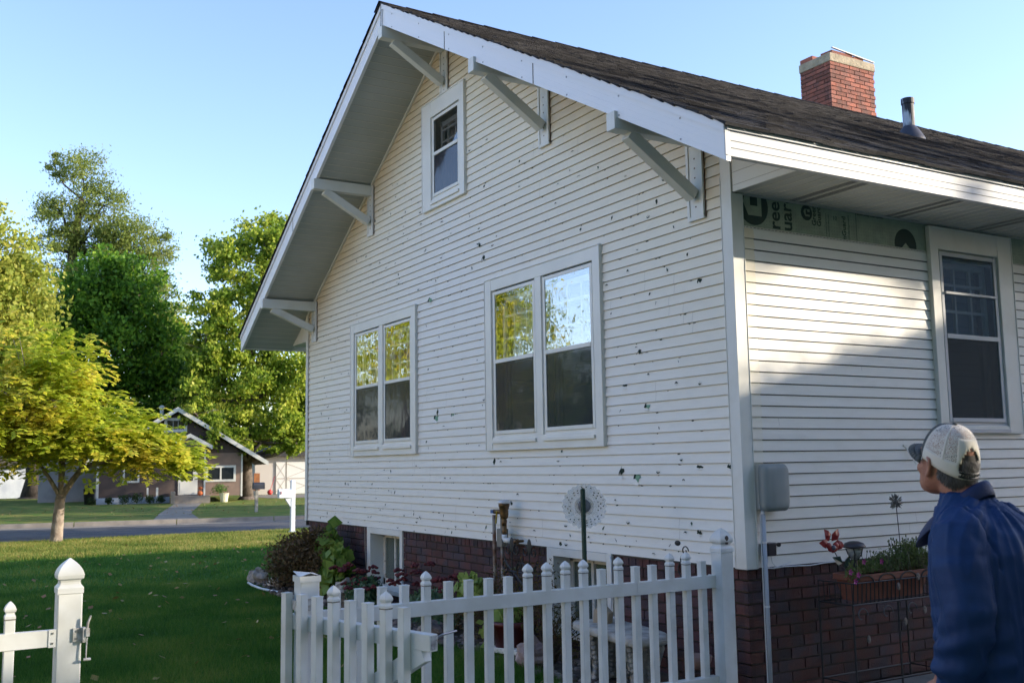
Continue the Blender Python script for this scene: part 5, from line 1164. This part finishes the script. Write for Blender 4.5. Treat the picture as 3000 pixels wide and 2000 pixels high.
tree('locust_tree', 'tallest airy olive tree with dark forked trunk against the sky', (-66, 5.0, 0), [((-66, 4.4, 0), .6), ((-65.5, 4.6, 6), .5), ((-65, 4.2, 12), .42), ((-64.8, 4.2, 15.5), .3), ((-64.6, 4.6, 19), .16)],
     [(-64.5, 4.6, 20.6, 1.7, 1.5, 1.6), (-64.5, 3.4, 18.0, 1.4, 1.5, 1.4), (-64.2, 5.8, 18.6, 1.6, 1.6, 1.5), (-63.9, 7.6, 16.6, 1.9, 1.8, 1.8), (-64, 6.5, 14.2, 2.2, 2.1, 1.5), (-64, 8.4, 13.4, 1.8, 1.6, 1.8), (-64.6, 3.2, 15.6, 1.3, 1.2, 1.3), (-64.6, 4.9, 16.4, 1.4, 1.5, 1.2), (-64, 7.2, 11.5, 2, 1.8, 1.4), (-64.7, 2.9, 21.0, .7, .5, .9), (-64, 9.4, 15.8, 1.2, 1.1, 1.6), (-64, 6.6, 16.6, 1.6, 1.4, 1.3), (-64, 9.6, 12.2, 1.4, 1.2, 1.6), (-64.4, 4.6, 13.6, 1.4, 1.3, 1.3)], 420, 44000, .20, LOL, barkd, aspect=.45, bare=5, seed=3)
tree('cottonwood_tree', 'large green and yellow tree with thick trunk right of far house', (-48.0, 10.77, 0), [((-48, 10.77, 0), .36), ((-48, 10.7, 2), .30), ((-47.9, 10.7, 5), .25), ((-47.8, 10.9, 8), .18), ((-47.5, 11.2, 11), .10)],
     [(-47.3, 11.3, 13.4, 1.8, 1.4, 1.4), (-47.3, 12.9, 12.8, 1.6, 1.3, 1.4), (-47.5, 9.4, 12.4, 1.5, 1.2, 1.3), (-47.3, 11.6, 10.9, 2.0, 2.2, 1.5), (-47.5, 8.9, 9.8, 1.7, 1.1, 1.1), (-47.3, 13.4, 9.6, 2, 1.8, 1.6), (-47.5, 10.5, 8.2, 2.1, 2.2, 1.5), (-47.3, 13, 6.6, 2.1, 2.0, 1.6), (-47.5, 10.2, 5.8, 2.1, 2.0, 1.4), (-47.3, 12.4, 4.0, 1.8, 1.8, 1.1), (-47.3, 9.6, 3.9, 1.5, 1.2, .9), (-47.5, 14.6, 4.5, 1.6, 1.4, 1.5), (-47.3, 8.3, 7.6, 1.5, 1.0, 1.3), (-47.3, 8.0, 5.4, 1.5, .9, 1.2), (-47.2, 8.5, 3.4, 1.3, .9, .8), (-47, 11.2, 2.9, 1.5, 1.6, .6), (-47, 13.4, 3.0, 1.5, 1.4, .7), (-47.3, 12.2, 14.4, .9, .8, .9), (-46.3, 8.5, 3.3, 1.0, 1.0, .8), (-46.0, 9.6, 2.7, 1.0, .9, .5), (-46.4, 7.7, 4.3, .9, .8, .7)], 660, 66000, .20, LCT, bark, bare=1, seed=4, csig=.24)
tree('background_tree', 'pale olive tree showing above the far cottage roof', (-70, 12.6, 0), [((-70, 12.6, 0), .4), ((-70, 12.6, 4), .3), ((-70, 12.6, 8), .2)],
     [(-70, 12.6, 10.2, 2.0, 2.0, 1.5), (-70, 11.2, 7.4, 2.2, 1.8, 1.7), (-70, 14.2, 7, 2.2, 2, 1.8), (-70, 12.6, 4.8, 2.4, 3, 1.6), (-70, 11.6, 12.4, 1.8, 1.5, 1.3), (-70, 10.0, 10.2, 1.6, 1.4, 1.4)], 200, 15000, .22, LYG, barkp, bare=4, seed=5)
tree('background_tree', 'dark green tree behind the cottage chimney', (-74, 9.0, 0), [((-74, 9, 0), .4), ((-74, 9, 4), .3), ((-74, 9, 7), .2)],
     [(-74, 9, 7.6, 2.6, 2.6, 2.0), (-74, 7.0, 5.2, 2.4, 2.4, 1.9), (-74, 10.8, 5, 2.4, 2.2, 1.8), (-74, 3.6, 5.4, 3, 3, 2.4), (-74, 0, 5.0, 3, 3, 2.4)], 170, 12000, .28, LDG, barkd, seed=6)
tree('background_tree', 'broad old tree with flared dark trunk behind the young tree', (-63.6, 2.3, 0), [((-63.6, 2.3, 0), .75), ((-63.6, 2.3, 1.2), .45), ((-63.6, 2.2, 4), .4), ((-63.6, 2.0, 8), .25)],
     [(-63.5, 1.8, 7.0, 3, 2.8, 2.4), (-63.5, -.8, 5.6, 2.8, 2.6, 2.2), (-63, -3.5, 5.8, 3, 3, 2.4), (-63.5, 4.2, 6, 2.4, 2.2, 2.0)], 170, 14000, .26, LDG, barkd, seed=7)
tree('background_tree', 'green tree behind the white garage', (-72, 21, 0), [((-72, 21, 0), .4), ((-72, 21, 4), .3), ((-72, 21, 7), .2)],
     [(-72, 21, 7.0, 3, 3.2, 2.6), (-72, 17.5, 5.8, 3, 2.6, 2.4), (-72, 24.5, 6, 3, 3, 2.6), (-72, 20, 3.2, 3, 5, 1.6)], 170, 12000, .28, LCT, bark, seed=8)
def treeline(name, label, p0, p1, h, n, size, lm):
    p0, p1 = np.array(p0, float), np.array(p1, float); f = NR.uniform(0, 1, n); ht = h*(.65+.35*np.sin(f*37)*np.sin(f*13+1)); z = NR.uniform(0, 1, n)**.8*ht
    c = p0+(p1-p0)*f[:, None]; c = np.concatenate([c+NR.normal(size=(n, 2))*1.3, z[:, None]], 1); V, F = leaves(c, np.array([0, 0, .3]), size, .8); tag(fastmesh(name, V, F, lm), label, 'woods', kind='stuff')
treeline('distant_trees', 'far green tree belt closing the view behind the cottages', (-88, -45), (-80, 60), 6.5, 16000, .8, LDG)
treeline('hedgerow', 'tree belt south of the house, outside the frame, mirrored in the windows', (-60, -36), (-20, -32), 9.5, 14000, .75, LDG)
# garden trees on our side of the street, out of frame: the windows mirror them
tree('yard_tree', 'yellow tree mirrored in the gable windows, outside the frame', (-24.5, -12.5, 0), [((-24.5, -12.5, 0), .3), ((-24.5, -12.5, 3), .24), ((-24.4, -12.5, 6), .15)],
     [(-25.0, -12.0, 6.4, 2.0, 2.2, 1.7), (-26.2, -12.5, 8.6, 2.2, 2.2, 1.7), (-26.5, -13, 6.6, 2.4, 2.4, 2.2), (-24.5, -12, 4.4, 2.4, 2.4, 1.6)], 220, 26000, .12, LY, bark, seed=9)
tree('yard_tree', 'second yellow tree mirrored in the left gable window, outside the frame', (-33, -13, 0), [((-33, -13, 0), .3), ((-33, -13, 4), .24), ((-33, -13, 7), .15)],
     [(-33, -13, 9.0, 3.2, 3.2, 2.6), (-31, -13, 6.2, 2.8, 2.6, 2.2), (-35.5, -13, 6.5, 2.8, 2.6, 2.4), (-36, -13.5, 10, 2.6, 2.6, 2.2)], 190, 10000, .22, LY, bark, seed=10)
tree('yard_tree', 'tall sparse tree north-east of the house dappling the roof, outside the frame', (12, 33, 0), [((12, 33, 0), .3), ((12, 33, 4), .24), ((12, 33, 9.5), .15)],
     [(12, 21.8, 9.98, 2, 1.5, .22), (12, 25.6, 10.0, 2, 1.3, .25), (12, 21, 10.9, 2, 1.8, .4), (12, 24.0, 10.9, 2, 1.3, .5), (12, 28.5, 11.2, 2.5, 2.6, .9), (12, 34, 11.6, 2.8, 3.2, 1.1), (12, 38, 10.6, 2.6, 2.8, 1.0), (12, 31, 13.2, 3, 4, .5), (12, 25, 12.4, 2, 3, .35)], 190, 6500, .26, LCT, bark, seed=11)
tree('yard_tree', 'unseen dense tree added south-east of the patio to darken the side wall', (13, -6, 0), [((13, -6, 0), .3), ((13, -6, 4), .24), ((13, -6, 8), .15)],
     [(13, -6, 9, 3, 4, 3), (13, -1.5, 6, 3, 3.5, 4), (13, -10, 6, 3, 3.5, 4), (13, -4, 3, 2, 4, 2), (14, 2.5, 8, 2.5, 2.5, 3), (11, -14, 6, 3, 3, 4), (13.5, -7, 12, 3, 4, 2.5), (13, 3, 12, 2.5, 3, 3), (13, 5.5, 6.5, 2, 2, 3), (13, -1, 13.5, 3, 3.5, 3), (12.5, -12, 11, 3, 3, 3)], 420, 26000, .45, LDG, bark, seed=12)  # added out of view to cut skylight on the side wall
tree('yard_tree', 'tree behind the house shading the street, outside the frame', (-14, 18.5, 0), [((-14, 18.5, 0), .3), ((-14, 18.5, 3), .24), ((-14, 18.5, 7), .15)],
     [(-14, 18.5, 7.6, 2.4, 2.2, 1.6), (-14, 17, 5.2, 2.2, 2, 1.4), (-13.5, 20.5, 5.6, 2.4, 2, 1.6), (-15.5, 18.5, 6.4, 2, 2, 1.4)], 120, 5200, .28, LCT, bark, seed=13)
tree('yard_tree', 'far yard tree hidden behind the house, shading the cottage lawn', (-30, 21, 0), [((-30, 21, 0), .3), ((-30, 21, 4), .24), ((-30, 21, 8), .15)],
     [(-30, 21, 9.0, 2.8, 2.6, 1.8), (-30, 19.2, 6.2, 2.6, 2.4, 1.6), (-29, 23, 6.6, 2.6, 2.4, 1.8), (-32.5, 21, 7.2, 2.4, 2.4, 1.8), (-34, 24, 8, 2.6, 2.6, 2), (-29.5, 20.5, 4.2, 2.4, 2.2, 1.3), (-27, 22, 5.4, 2.2, 2.2, 1.5)], 200, 9500, .30, LCT, bark, seed=14)
tree('yard_tree', 'low spreading tree hidden behind the house, shading the kerb', (-21.5, 20.5, 0), [((-21.5, 20.5, 0), .25), ((-21.5, 20.5, 3), .2), ((-21.5, 20.5, 5.5), .12)],
     [(-21.5, 20.5, 6.4, 2.4, 2.2, 1.4), (-22.5, 19, 4.2, 2.2, 1.8, 1.3), (-20.2, 22, 4.6, 2.0, 2, 1.4), (-24, 21.5, 5, 1.8, 1.8, 1.4)], 120, 5200, .28, LCT, bark, seed=15)
ch = thing('neighbor_house', (-4, -18, 0), 'unseen cream house added south of the yard to bounce warm light onto the gable', 'house')
b = MB(); b.box(-14, 9, -22, -15.5, 0, 5.2); b.build('wall', mat('bounce_cream', (.74, .64, .48), .9), ch); b = MB(); b.prism([(-14.5, -22.5, 5.2), (-14.5, -15, 5.2), (-14.5, -18.7, 7.2)], (24, 0, 0)); b.build('roof', froof, ch)  # unseen house, added for warm bounce onto the gable
b = MB(); b.box(-14, 9, -15.4, -7.2, -.1, .012); struct(b.build('bounce_driveway', mat('light_concrete', (.55, .48, .38), .9)))  # unseen pale slab, added to bounce warm sunlight onto the gable
# unseen block added east, its roof line shaped to shade wall and fence
nh = thing('neighbor_house', (9, 7, 0), 'unseen grey house block added to shade the side wall and fence', 'house')
b = MB(); b.prism([(6.3, 15, 0), (6.3, .4, 0), (6.3, .4, 2.1), (6.3, 3.8, 3.2), (6.3, 6.8, 4.18), (6.3, 10.2, 5.4), (6.3, 12.4, 5.96), (6.3, 15, 6.4)], (6, 0, 0)); b.build('wall', mat('grey_wall', (.30, .32, .34), .8), nh)
b = MB(); yz = [(15, 6.5), (12.4, 6.04), (10.2, 5.47), (6.8, 4.27), (3.8, 3.28), (0.2, 2.1)]
for (ya, za), (yb, zb_) in zip(yz[:-1], yz[1:]): b.prism([(6.0, ya, za), (6.0, yb, zb_), (6.0, yb, zb_-.15), (6.0, ya, za-.15)], (7, 0, 0))
b.build('roof', froof, nh)

c = []  # leaf fringe added above that roof line to break up its shadow edge
for k in range(2600):
    y = NR.uniform(1.0, 13.5); zl = float(np.interp(y, [.2, 3.8, 6.8, 10.2, 12.4, 15], [2.1, 3.28, 4.27, 5.47, 6.04, 6.5])); g_ = math.sin(y*5.1)+math.sin(y*11.7+1)
    if g_ > -.3: c.append((NR.uniform(5.7, 7.2), y, zl+abs(NR.normal())*.13*(1+.5*g_)))
V, F = leaves(np.array(c), np.array([0, 0, .3]), .07, .8)
vn = thing('shadow_fringe', (6.0, 9, 0), 'unseen leaf fringe added along the roof edge to break up its shadow', 'vine'); fastmesh('foliage', V, F, LCT, vn)
b = MB(); b.tube([(5.95, 9, 0), (5.96, 9.1, 2.5), (5.95, 9.0, 5.0)], .02, n=6); b.build('stem', bark, vn)

# ------------------------------------------------------------------ twig behind the ridge
b = MB(); q = Vector((-6.5, 11.2, 5.6))
tw = thing('treetop', tuple(q), 'thin twig tip with a few leaves showing over the ridge', 'tree')
for k in range(7): e = q+Vector((0, random.uniform(-.35, .35), random.uniform(.9, 1.25))); b.tube([q, q.lerp(e, .5)+Vector((0, .03, 0)), e], [.012, .006, .003], n=4)
b.build('trunk', barkd, tw); c = leafcloud([(q.x, q.y-.25, q.z+1.0, .1, .15, .1), (q.x, q.y+.2, q.z+1.12, .1, .12, .12)], 24); V, F = leaves(c, np.array([0, 0, .3]), .06, .7); fastmesh('crown', V, F, LYG, tw)

# ------------------------------------------------------------------ the man
from mathutils import noise as mn
HC = Vector((2.716, -1.577, 1.567)); TB = Matrix.Translation((HC.x, HC.y, 0)) @ Matrix.Rotation(R(-172), 4, 'Z') @ Matrix.Translation((.032, 0, .0))
HM = Matrix.Translation(HC+Vector((0, 0, -.018))) @ Matrix.Rotation(R(166), 4, 'Z') @ Matrix.Rotation(R(-17), 4, 'Y') @ Matrix.Scale(1.04, 4)
man = thing('person', (HC.x+.13, HC.y+.08, .06), 'man in blue jacket and mesh-backed cap, back turned, looking up at the house', 'person')
def sup(t, e): c, s_ = math.cos(t), math.sin(t); return abs(c)**e*(1 if c > 0 else -1), abs(s_)**e*(1 if s_ > 0 else -1)
def loft(b, rows, n=28, e=.9):
    """rows: (z, cx, front/back half depth, half width[, cy])"""
    out = []
    for r in rows:
        z, cx, fd, hw = r[:4]; cy = r[4] if len(r) > 4 else 0
        out.append([(cx+fd*sup(2*math.pi*i/n, e)[0], cy+hw*sup(2*math.pi*i/n, e)[1], z) for i in range(n)])
    b.rings(out)
def remeshed(mb, name, mt, parent, voxel, smooth=.5, it=4, fn=None):
    me = bpy.data.meshes.new(name); me.from_pydata(mb.v, [], mb.f); me.update(); ob = bpy.data.objects.new(name+'_tmp', me); COL.objects.link(ob)
    m = ob.modifiers.new('r', 'REMESH'); m.mode = 'VOXEL'; m.voxel_size = voxel; s_ = ob.modifiers.new('s', 'SMOOTH'); s_.factor = smooth; s_.iterations = it
    dg = bpy.context.evaluated_depsgraph_get(); me2 = bpy.data.meshes.new_from_object(ob.evaluated_get(dg)); bpy.data.objects.remove(ob); me2.name = name
    if fn:
        me2.update(); nr = [v.normal.copy() for v in me2.vertices]
        for v, nn in zip(me2.vertices, nr): v.co += nn*fn(v.co)
    me2.materials.clear(); me2.materials.append(mt); me2.polygons.foreach_set('use_smooth', [True]*len(me2.polygons)); me2.update()
    return link(name, me2, parent)
skin = mat('weathered_skin', (.42, .19, .12), .55, var=(.32, .13, .085), vs=22, bump=.12, bs=90)
skin.node_tree.nodes['Principled BSDF'].inputs['Subsurface Weight'].default_value = .08; skin.node_tree.nodes['Principled BSDF'].inputs['Subsurface Radius'].default_value = (.01, .004, .002)
b = MB(); b.M = HM
loft(b, [(-.122, .052, .022, .018), (-.112, .046, .045, .040), (-.09, .034, .062, .055), (-.06, .018, .078, .064), (-.03, .008, .090, .070), (0, -.002, .096, .074), (.035, -.006, .098, .076), (.07, -.010, .092, .072), (.10, -.014, .070, .056), (.118, -.018, .035, .028)], 30, 1)
b.tube([(.088, 0, .012), (.103, 0, -.012), (.112, 0, -.030), (.098, 0, -.042)], [.008, .012, .016, .012], n=10)      # nose
b.blob((.086, 0, .028), .016, .05, .010, n=14, m=8); b.blob((.086, 0, -.064), .014, .024, .010, n=12, m=8); b.blob((.078, 0, -.105), .018, .024, .016, n=12, m=8)
for sg in (-1, 1):
    b.blob((.060, sg*.044, -.035), .026, .022, .022, n=12, m=8)
    b.tube([(.012, sg*.068, .006), (.004, sg*.083, .020), (-.014, sg*.090, .018), (-.022, sg*.089, -.004), (-.014, sg*.083, -.030), (.002, sg*.076, -.046), (.010, sg*.070, -.040)], [.006, .0065, .007, .0065, .0065, .0085, .006], n=8)
    b.blob((-.002, sg*.075, -.008), .012, .008, .024, n=10, m=8)
b.M = None
nb0 = HM @ Vector((-.025, 0, -.03)); nb1 = TB @ Vector((-.075, 0, 1.45)); nb2 = TB @ Vector((-.11, 0, 1.36))
b.tube([nb0, nb0.lerp(nb1, .5), nb1, nb2], [.060, .062, .064, .075], n=20)
b.M = TB
loft(b, [(.80, -.17, .11, .155), (.90, -.175, .115, .165), (1.05, -.165, .115, .16), (1.2, -.155, .12, .17), (1.33, -.14, .11, .175), (1.40, -.115, .075, .12), (1.43, -.10, .06, .07)])
def hand(b, w, d, side):
    """w wrist, d direction of the hand, five curled fingers"""
    d = Vector(d).normalized(); ax = Vector((1, 0, 0))-d*d.x; ax.normalize(); nn = d.cross(ax)*side
    b.tube([w, w+d*.03, w+d*.07, w+d*.095], [.026, .030, .036, .030], n=10)
    for k, (o_, L) in enumerate(((.028, .075), (.010, .084), (-.010, .078), (-.028, .062))):
        p0 = w+d*.085+ax*o_; p1 = p0+d*L*.45+nn*.008; p2 = p1+d*L*.32+nn*.018; p3 = p2+d*L*.2+nn*.020; b.tube([p0, p1, p2, p3], [.0100, .0092, .0082, .0066], n=8)
    p0 = w+d*.03+ax*.026; b.tube([p0, p0+ax*.026+d*.025, p0+ax*.034+d*.055+nn*.006, p0+ax*.030+d*.078+nn*.014], [.013, .012, .0105, .008], n=8)
for sg in (-1, 1):
    b.tube([(-.14, sg*.15, 1.36), (-.19, sg*.22, 1.10), (-.13, sg*.215, .92), (-.075, sg*.20, .845)], [.055, .045, .036, .028], n=14)
    hand(b, Vector((-.075, sg*.20, .845)), (.25, 0, -1), sg)
    b.tube([(-.17, sg*.09, .86), (-.15, sg*.11, .50), (-.19, sg*.12, .12), (-.19, sg*.12, .08)], [.085, .058, .042, .04], n=14)
body = remeshed(b, 'body', skin, man, .0065, .5, 3)
b = MB(); b.M = HM
for sg in (-1, 1): b.blob((.083, sg*.031, .004), .011, .013, .011, n=12, m=8)
b.build('eye', mat('eye_white', (.6, .58, .55), .2), body, smooth=True)
# hair below the cap
hairm = leafmat('grey_hair', [(.03, .025, .02), (.08, .07, .06), (.16, .14, .12), (.26, .23, .20)], .1, .5)
b = MB(); b.M = HM; rr4 = []
for z, cx, fd, hw in ((-.058, -.026, .070, .060), (-.045, -.022, .080, .068), (-.02, -.018, .088, .077), (.02, -.016, .092, .077), (.055, -.016, .088, .068)):
    rr4.append([(cx-fd*math.cos(t), hw*math.sin(t), z+.028*abs(t/1.75)**3) for t in np.linspace(-1.3, 1.3, 30)])
b.rings(rr4, close=False); b.f = [f for i, f in enumerate(b.f) if (i % 30) != 29]; b.m = b.m[:len(b.f)]
hr = b.build('hair', mat('hair_base', (.07, .06, .055), .7), man, smooth=True)
V = []; rs = random.Random(2)
for i in range(4200):
    t = rs.uniform(-1.33, 1.33); f = rs.random(); z = -.060+f*.10+.030*abs(t/1.3)**3; k = min(1, max(0, (z+.085)/.1)); fd = .058+.036*k**.6; hw = .053+.028*k**.6
    zc = -.004-.024*math.cos(t)
    if z > zc+.004 and not (abs(t) < .40 and z < .045): continue
    if z > zc: fd = min(fd, .088)
    p = Vector((-.024-fd*math.cos(t)*1.02, hw*math.sin(t)*1.02, z)); o_ = Vector((-math.cos(t), math.sin(t), 0)); d = Vector((rs.uniform(-.5, .1), rs.uniform(-.3, .3), -1)).normalized(); s_ = d.cross(o_).normalized()*.0012; L = rs.uniform(.010, .018)
    V += [HM @ (p-s_), HM @ (p+s_), HM @ (p+d*L+o_*.005+s_*.4), HM @ (p+d*L+o_*.005-s_*.4)]
V = np.array([tuple(v) for v in V]); fastmesh('hair_strand', V, np.arange(len(V)).reshape(-1, 4), hairm, hr)
# cap
capd_ = mat('cap_charcoal', (.055, .06, .055), .8, var=(.075, .08, .075), vs=60, bump=.3, bs=300); capw = mat('cap_cream', (.66, .60, .50), .75, bump=.15, bs=200)
mm = bpy.data.materials.new('cap_mesh'); mm.use_nodes = True; n_ = mm.node_tree.nodes; l_ = mm.node_tree.links; q = n_['Principled BSDF']; q.inputs['Base Color'].default_value = (.66, .60, .52, 1); q.inputs['Roughness'].default_value = .7
tcn = n_.new('ShaderNodeTexCoord'); wv = n_.new('ShaderNodeTexVoronoi'); wv.inputs['Scale'].default_value = 330; l_.new(tcn.outputs['Object'], wv.inputs['Vector']); mr_ = n_.new('ShaderNodeMath'); mr_.operation = 'LESS_THAN'; mr_.inputs[1].default_value = .40; l_.new(wv.outputs['Distance'], mr_.inputs[0])
tr_ = n_.new('ShaderNodeBsdfTransparent'); mxs = n_.new('ShaderNodeMixShader'); l_.new(mr_.outputs[0], mxs.inputs[0]); l_.new(q.outputs[0], mxs.inputs[1]); l_.new(tr_.outputs[0], mxs.inputs[2]); l_.new(mxs.outputs[0], n_['Material Output'].inputs[0])
NT, NP = 72, 20; zb = lambda t: .006+.022*math.cos(t)-.010*abs(math.cos(t))
def cp(t, ph, o_=0):
    zt_ = .136+o_; c_ = max(0, math.cos(ph))**.72; fd = (.105 if math.cos(t) > 0 else .112)+o_; return Vector((-.008+fd*math.cos(t)*c_, (.086+o_)*math.sin(t)*c_, zb(t)+(zt_-zb(t))*math.sin(ph)**1.0))
def arch(t, ph): a = abs(abs(t)-math.pi); return a < .50 and .16 < ph < .16+.52*math.sqrt(max(0, 1-(a/.50)**2))
vs = [HM @ cp(-math.pi+2*math.pi*i/NT, (math.pi/2)*j/NP) for j in range(NP+1) for i in range(NT)]; fA = []; fB = []; fC = []
for j in range(NP):
    for i in range(NT):
        t = -math.pi+2*math.pi*(i+.5)/NT; ph = (math.pi/2)*(j+.5)/NP
        if arch(t, ph): continue
        f = (j*NT+i, j*NT+(i+1) % NT, (j+1)*NT+(i+1) % NT, (j+1)*NT+i)
        if abs(t) < 1.12: fA.append(f)
        elif j < 4 or abs(abs(t)-1.16) < .06 or abs(abs(t)-2.05) < .07 or (abs(abs(t)-math.pi) < .62 and j < 12): fB.append(f)
        else: fC.append(f)
b = MB(); b.v = [tuple(v) for v in vs]; b.f = fA; b.m = [0]*len(fA); cap = b.build('cap', capd_, man, smooth=True); sm_ = cap.modifiers.new('s', 'SOLIDIFY'); sm_.thickness = .003
b = MB(); b.v = [tuple(v) for v in vs]; b.f = fB; b.m = [0]*len(fB); o = b.build('cap_band', capw, cap, smooth=True); sm_ = o.modifiers.new('s', 'SOLIDIFY'); sm_.thickness = .003
b = MB(); b.v = [tuple(v) for v in vs]; b.f = fC; b.m = [0]*len(fC); b.build('cap_mesh', mm, cap, smooth=True)
b = MB(); b.M = HM; b.blob(cp(0, math.pi/2)+Vector((0, 0, .002)), .009, .009, .005, n=12, m=6); b.build('cap_button', capd_, cap, smooth=True)
b = MB(); b.M = HM; n = 22; tp2 = []; bt = []
for i in range(n+1):
    t = -1.12+2.24*i/n; c0 = cp(t, .02); ext = .078*max(0, math.cos(t*1.4))**.6
    tp2.append([c0, c0+Vector((ext*.55, 0, .004-.010*abs(t))), c0+Vector((ext, 0, -.006-.018*abs(t)))])
rr5 = [[r[k] for r in tp2] for k in range(3)]
for k in range(2):
    for i in range(n): b.add([rr5[k][i], rr5[k][i+1], rr5[k+1][i+1], rr5[k+1][i]], [(0, 1, 2, 3)])
o = b.build('cap_brim', capd_, cap, smooth=True); sm_ = o.modifiers.new('s', 'SOLIDIFY'); sm_.thickness = .005
b = MB(); b.M = HM
for s0 in (0, 1): b.tube([cp(math.pi-.5+1.0*i/10, .05+s0*.085, .001) for i in range(11)], .0035, n=5)
for i in range(9): b.blob(cp(math.pi-.4+.8*i/8, .09, .002), .003, .003, .003, n=6, m=4)
b.build('cap_strap', mat('black_snap', (.015, .015, .015), .4), cap)
# jacket
b = MB(); b.M = TB
loft(b, [(.815, -.170, .150, .205), (.835, -.17, .158, .213), (.875, -.168, .172, .228), (.95, -.165, .172, .232), (1.05, -.16, .170, .230), (1.15, -.155, .170, .228), (1.25, -.150, .162, .225), (1.31, -.142, .145, .200), (1.355, -.13, .125, .170), (1.39, -.112, .105, .130), (1.42, -.095, .085, .10), (1.445, -.085, .072, .082)], 36, .92)
for sg in (-1, 1):
    b.tube([(-.13, sg*.11, 1.350), (-.15, sg*.175, 1.305), (-.175, sg*.228, 1.20), (-.20, sg*.25, 1.08), (-.185, sg*.245, .98), (-.135, sg*.225, .88), (-.105, sg*.215, .835)], [.075, .088, .088, .084, .084, .080, .052], n=18)
    b.tube([(-.105, sg*.215, .845), (-.095, sg*.212, .815)], [.045, .044], n=16)
TBi = TB.inverted()
def fold(p):
    l = TBi @ p; a = math.atan2(l.y, l.x+.16); d = 0
    if l.z < 1.40: d += .010*mn.noise(Vector((a*3.0, l.z*2.0, 3)))
    rg = 1-abs(mn.noise(Vector((a*5+l.z*1.5, l.z*3.2-abs(l.y)*3, 9))))*2.2; d += .0055*max(0, rg)**2-.002
    d += .003*mn.noise(p*26)
    if l.z > 1.2: d += .003*math.sin(abs(l.y)*95+l.z*30+4*mn.noise(p*9))*min(1, (l.z-1.2)*8)
    d -= .007*math.exp(-((abs(l.y)-.158)/.005)**2)*(1 if l.z > 1.2 else 0)
    if abs(l.y) > .15 and l.z < 1.12: d += .006*math.sin(l.z*75+3*mn.noise(p*5)+l.x*18)*min(1, (1.12-l.z)*6)
    return d
jb = mat('navy_jacket', (.006, .028, .098), .6, var=(.010, .038, .125), vs=5, bump=.12, bs=220, spec=.25)
jk = remeshed(b, 'jacket', jb, man, .0065, .5, 5, fold)
b = MB(); b.M = TB; n = 40; L0, L1, L2 = [], [], []
for i in range(n):
    t = 2*math.pi*i/n; c_, s_ = math.cos(t), math.sin(t); fr_ = (1+c_)/2; zt_ = 1.492-.175*fr_; cx = -.072+.0*c_
    L0.append((cx+.088*c_+.01*fr_, .078*s_, zt_-.055)); L1.append((cx+.092*c_+.035*fr_, .083*s_, zt_)); L2.append((cx+.112*c_+.055*fr_, .104*s_, zt_-.058-.015*fr_))
b.rings([L0, [tuple(Vector(p)*.5+Vector(q)*.5) for p, q in zip(L0, L1)], L1, [tuple(Vector(p)*.45+Vector(q)*.55+Vector((0, 0, .010))) for p, q in zip(L1, L2)], L2], close=False)
o = b.build('collar', mat('collar_blue', (.007, .016, .07), .6, bump=.15, bs=120), jk, smooth=True); m_ = o.modifiers.new('s', 'SOLIDIFY'); m_.thickness = .006; m_ = o.modifiers.new('u', 'SUBSURF'); m_.levels = 1; m_.render_levels = 1
b = MB(); b.M = TB; b.prism([(.025, -.03, 1.33), (.040, .04, 1.275), (.02, .065, 1.31), (.0, .05, 1.36)], (.006, 0, .004)); b.build('collar_tip', mat('collar_blue'), jk, bevel=.003)
b = MB(); b.M = TB
for k in range(5): b.beam((.004, .045+.002*k, 1.245-.012*k), (.020, .075, 1.240-.012*k), .006, .003)
b.build('embroidered_mark', mat('thread_white', (.6, .6, .62), .7), jk)
b = MB(); b.M = TB
for k in range(4): b.beam((.014, .06+.004*k, 1.215-.014*k), (.016, .085, 1.21-.014*k), .004, .004)
b.build('embroidered_mark', mat('thread_red', (.35, .03, .04), .7), jk)
# jeans and shoes
b = MB(); b.M = TB; loft(b, [(.74, -.175, .135, .18), (.82, -.175, .14, .185), (.93, -.175, .135, .18)], 30)
for sg in (-1, 1): b.tube([(-.172, sg*.092, .84), (-.16, sg*.105, .66), (-.15, sg*.112, .48), (-.18, sg*.118, .28), (-.185, sg*.12, .11)], [.105, .095, .078, .070, .070], n=18)
jn = remeshed(b, 'jeans', mat('denim', (.022, .036, .075), .85, var=(.014, .024, .055), vs=12, bump=.25, bs=200), man, .010, .5, 2, lambda p: .006*mn.noise(Vector((p.x*12, p.y*12, p.z*16))))
b = MB(); b.M = TB
for z in (.865, .872): b.tube([(-.175+.150*sup(t, .9)[0], .197*sup(t, .9)[1], z-.02) for t in np.linspace(1.6, 4.6, 20)], .0012, n=4)
b.build('stitching', mat('denim_thread', (.25, .22, .15), .8), jn)
for sg in (-1, 1):
    b = MB(); b.M = TB; y = sg*.12; loft(b, [(.06, -.12, .145, .048, y), (.075, -.12, .150, .052, y), (.10, -.125, .140, .050, y), (.13, -.15, .105, .044, y), (.16, -.18, .065, .042, y)], 24); b.build('shoe', mat('dark_shoe', (.03, .028, .026), .6), man, smooth=True)
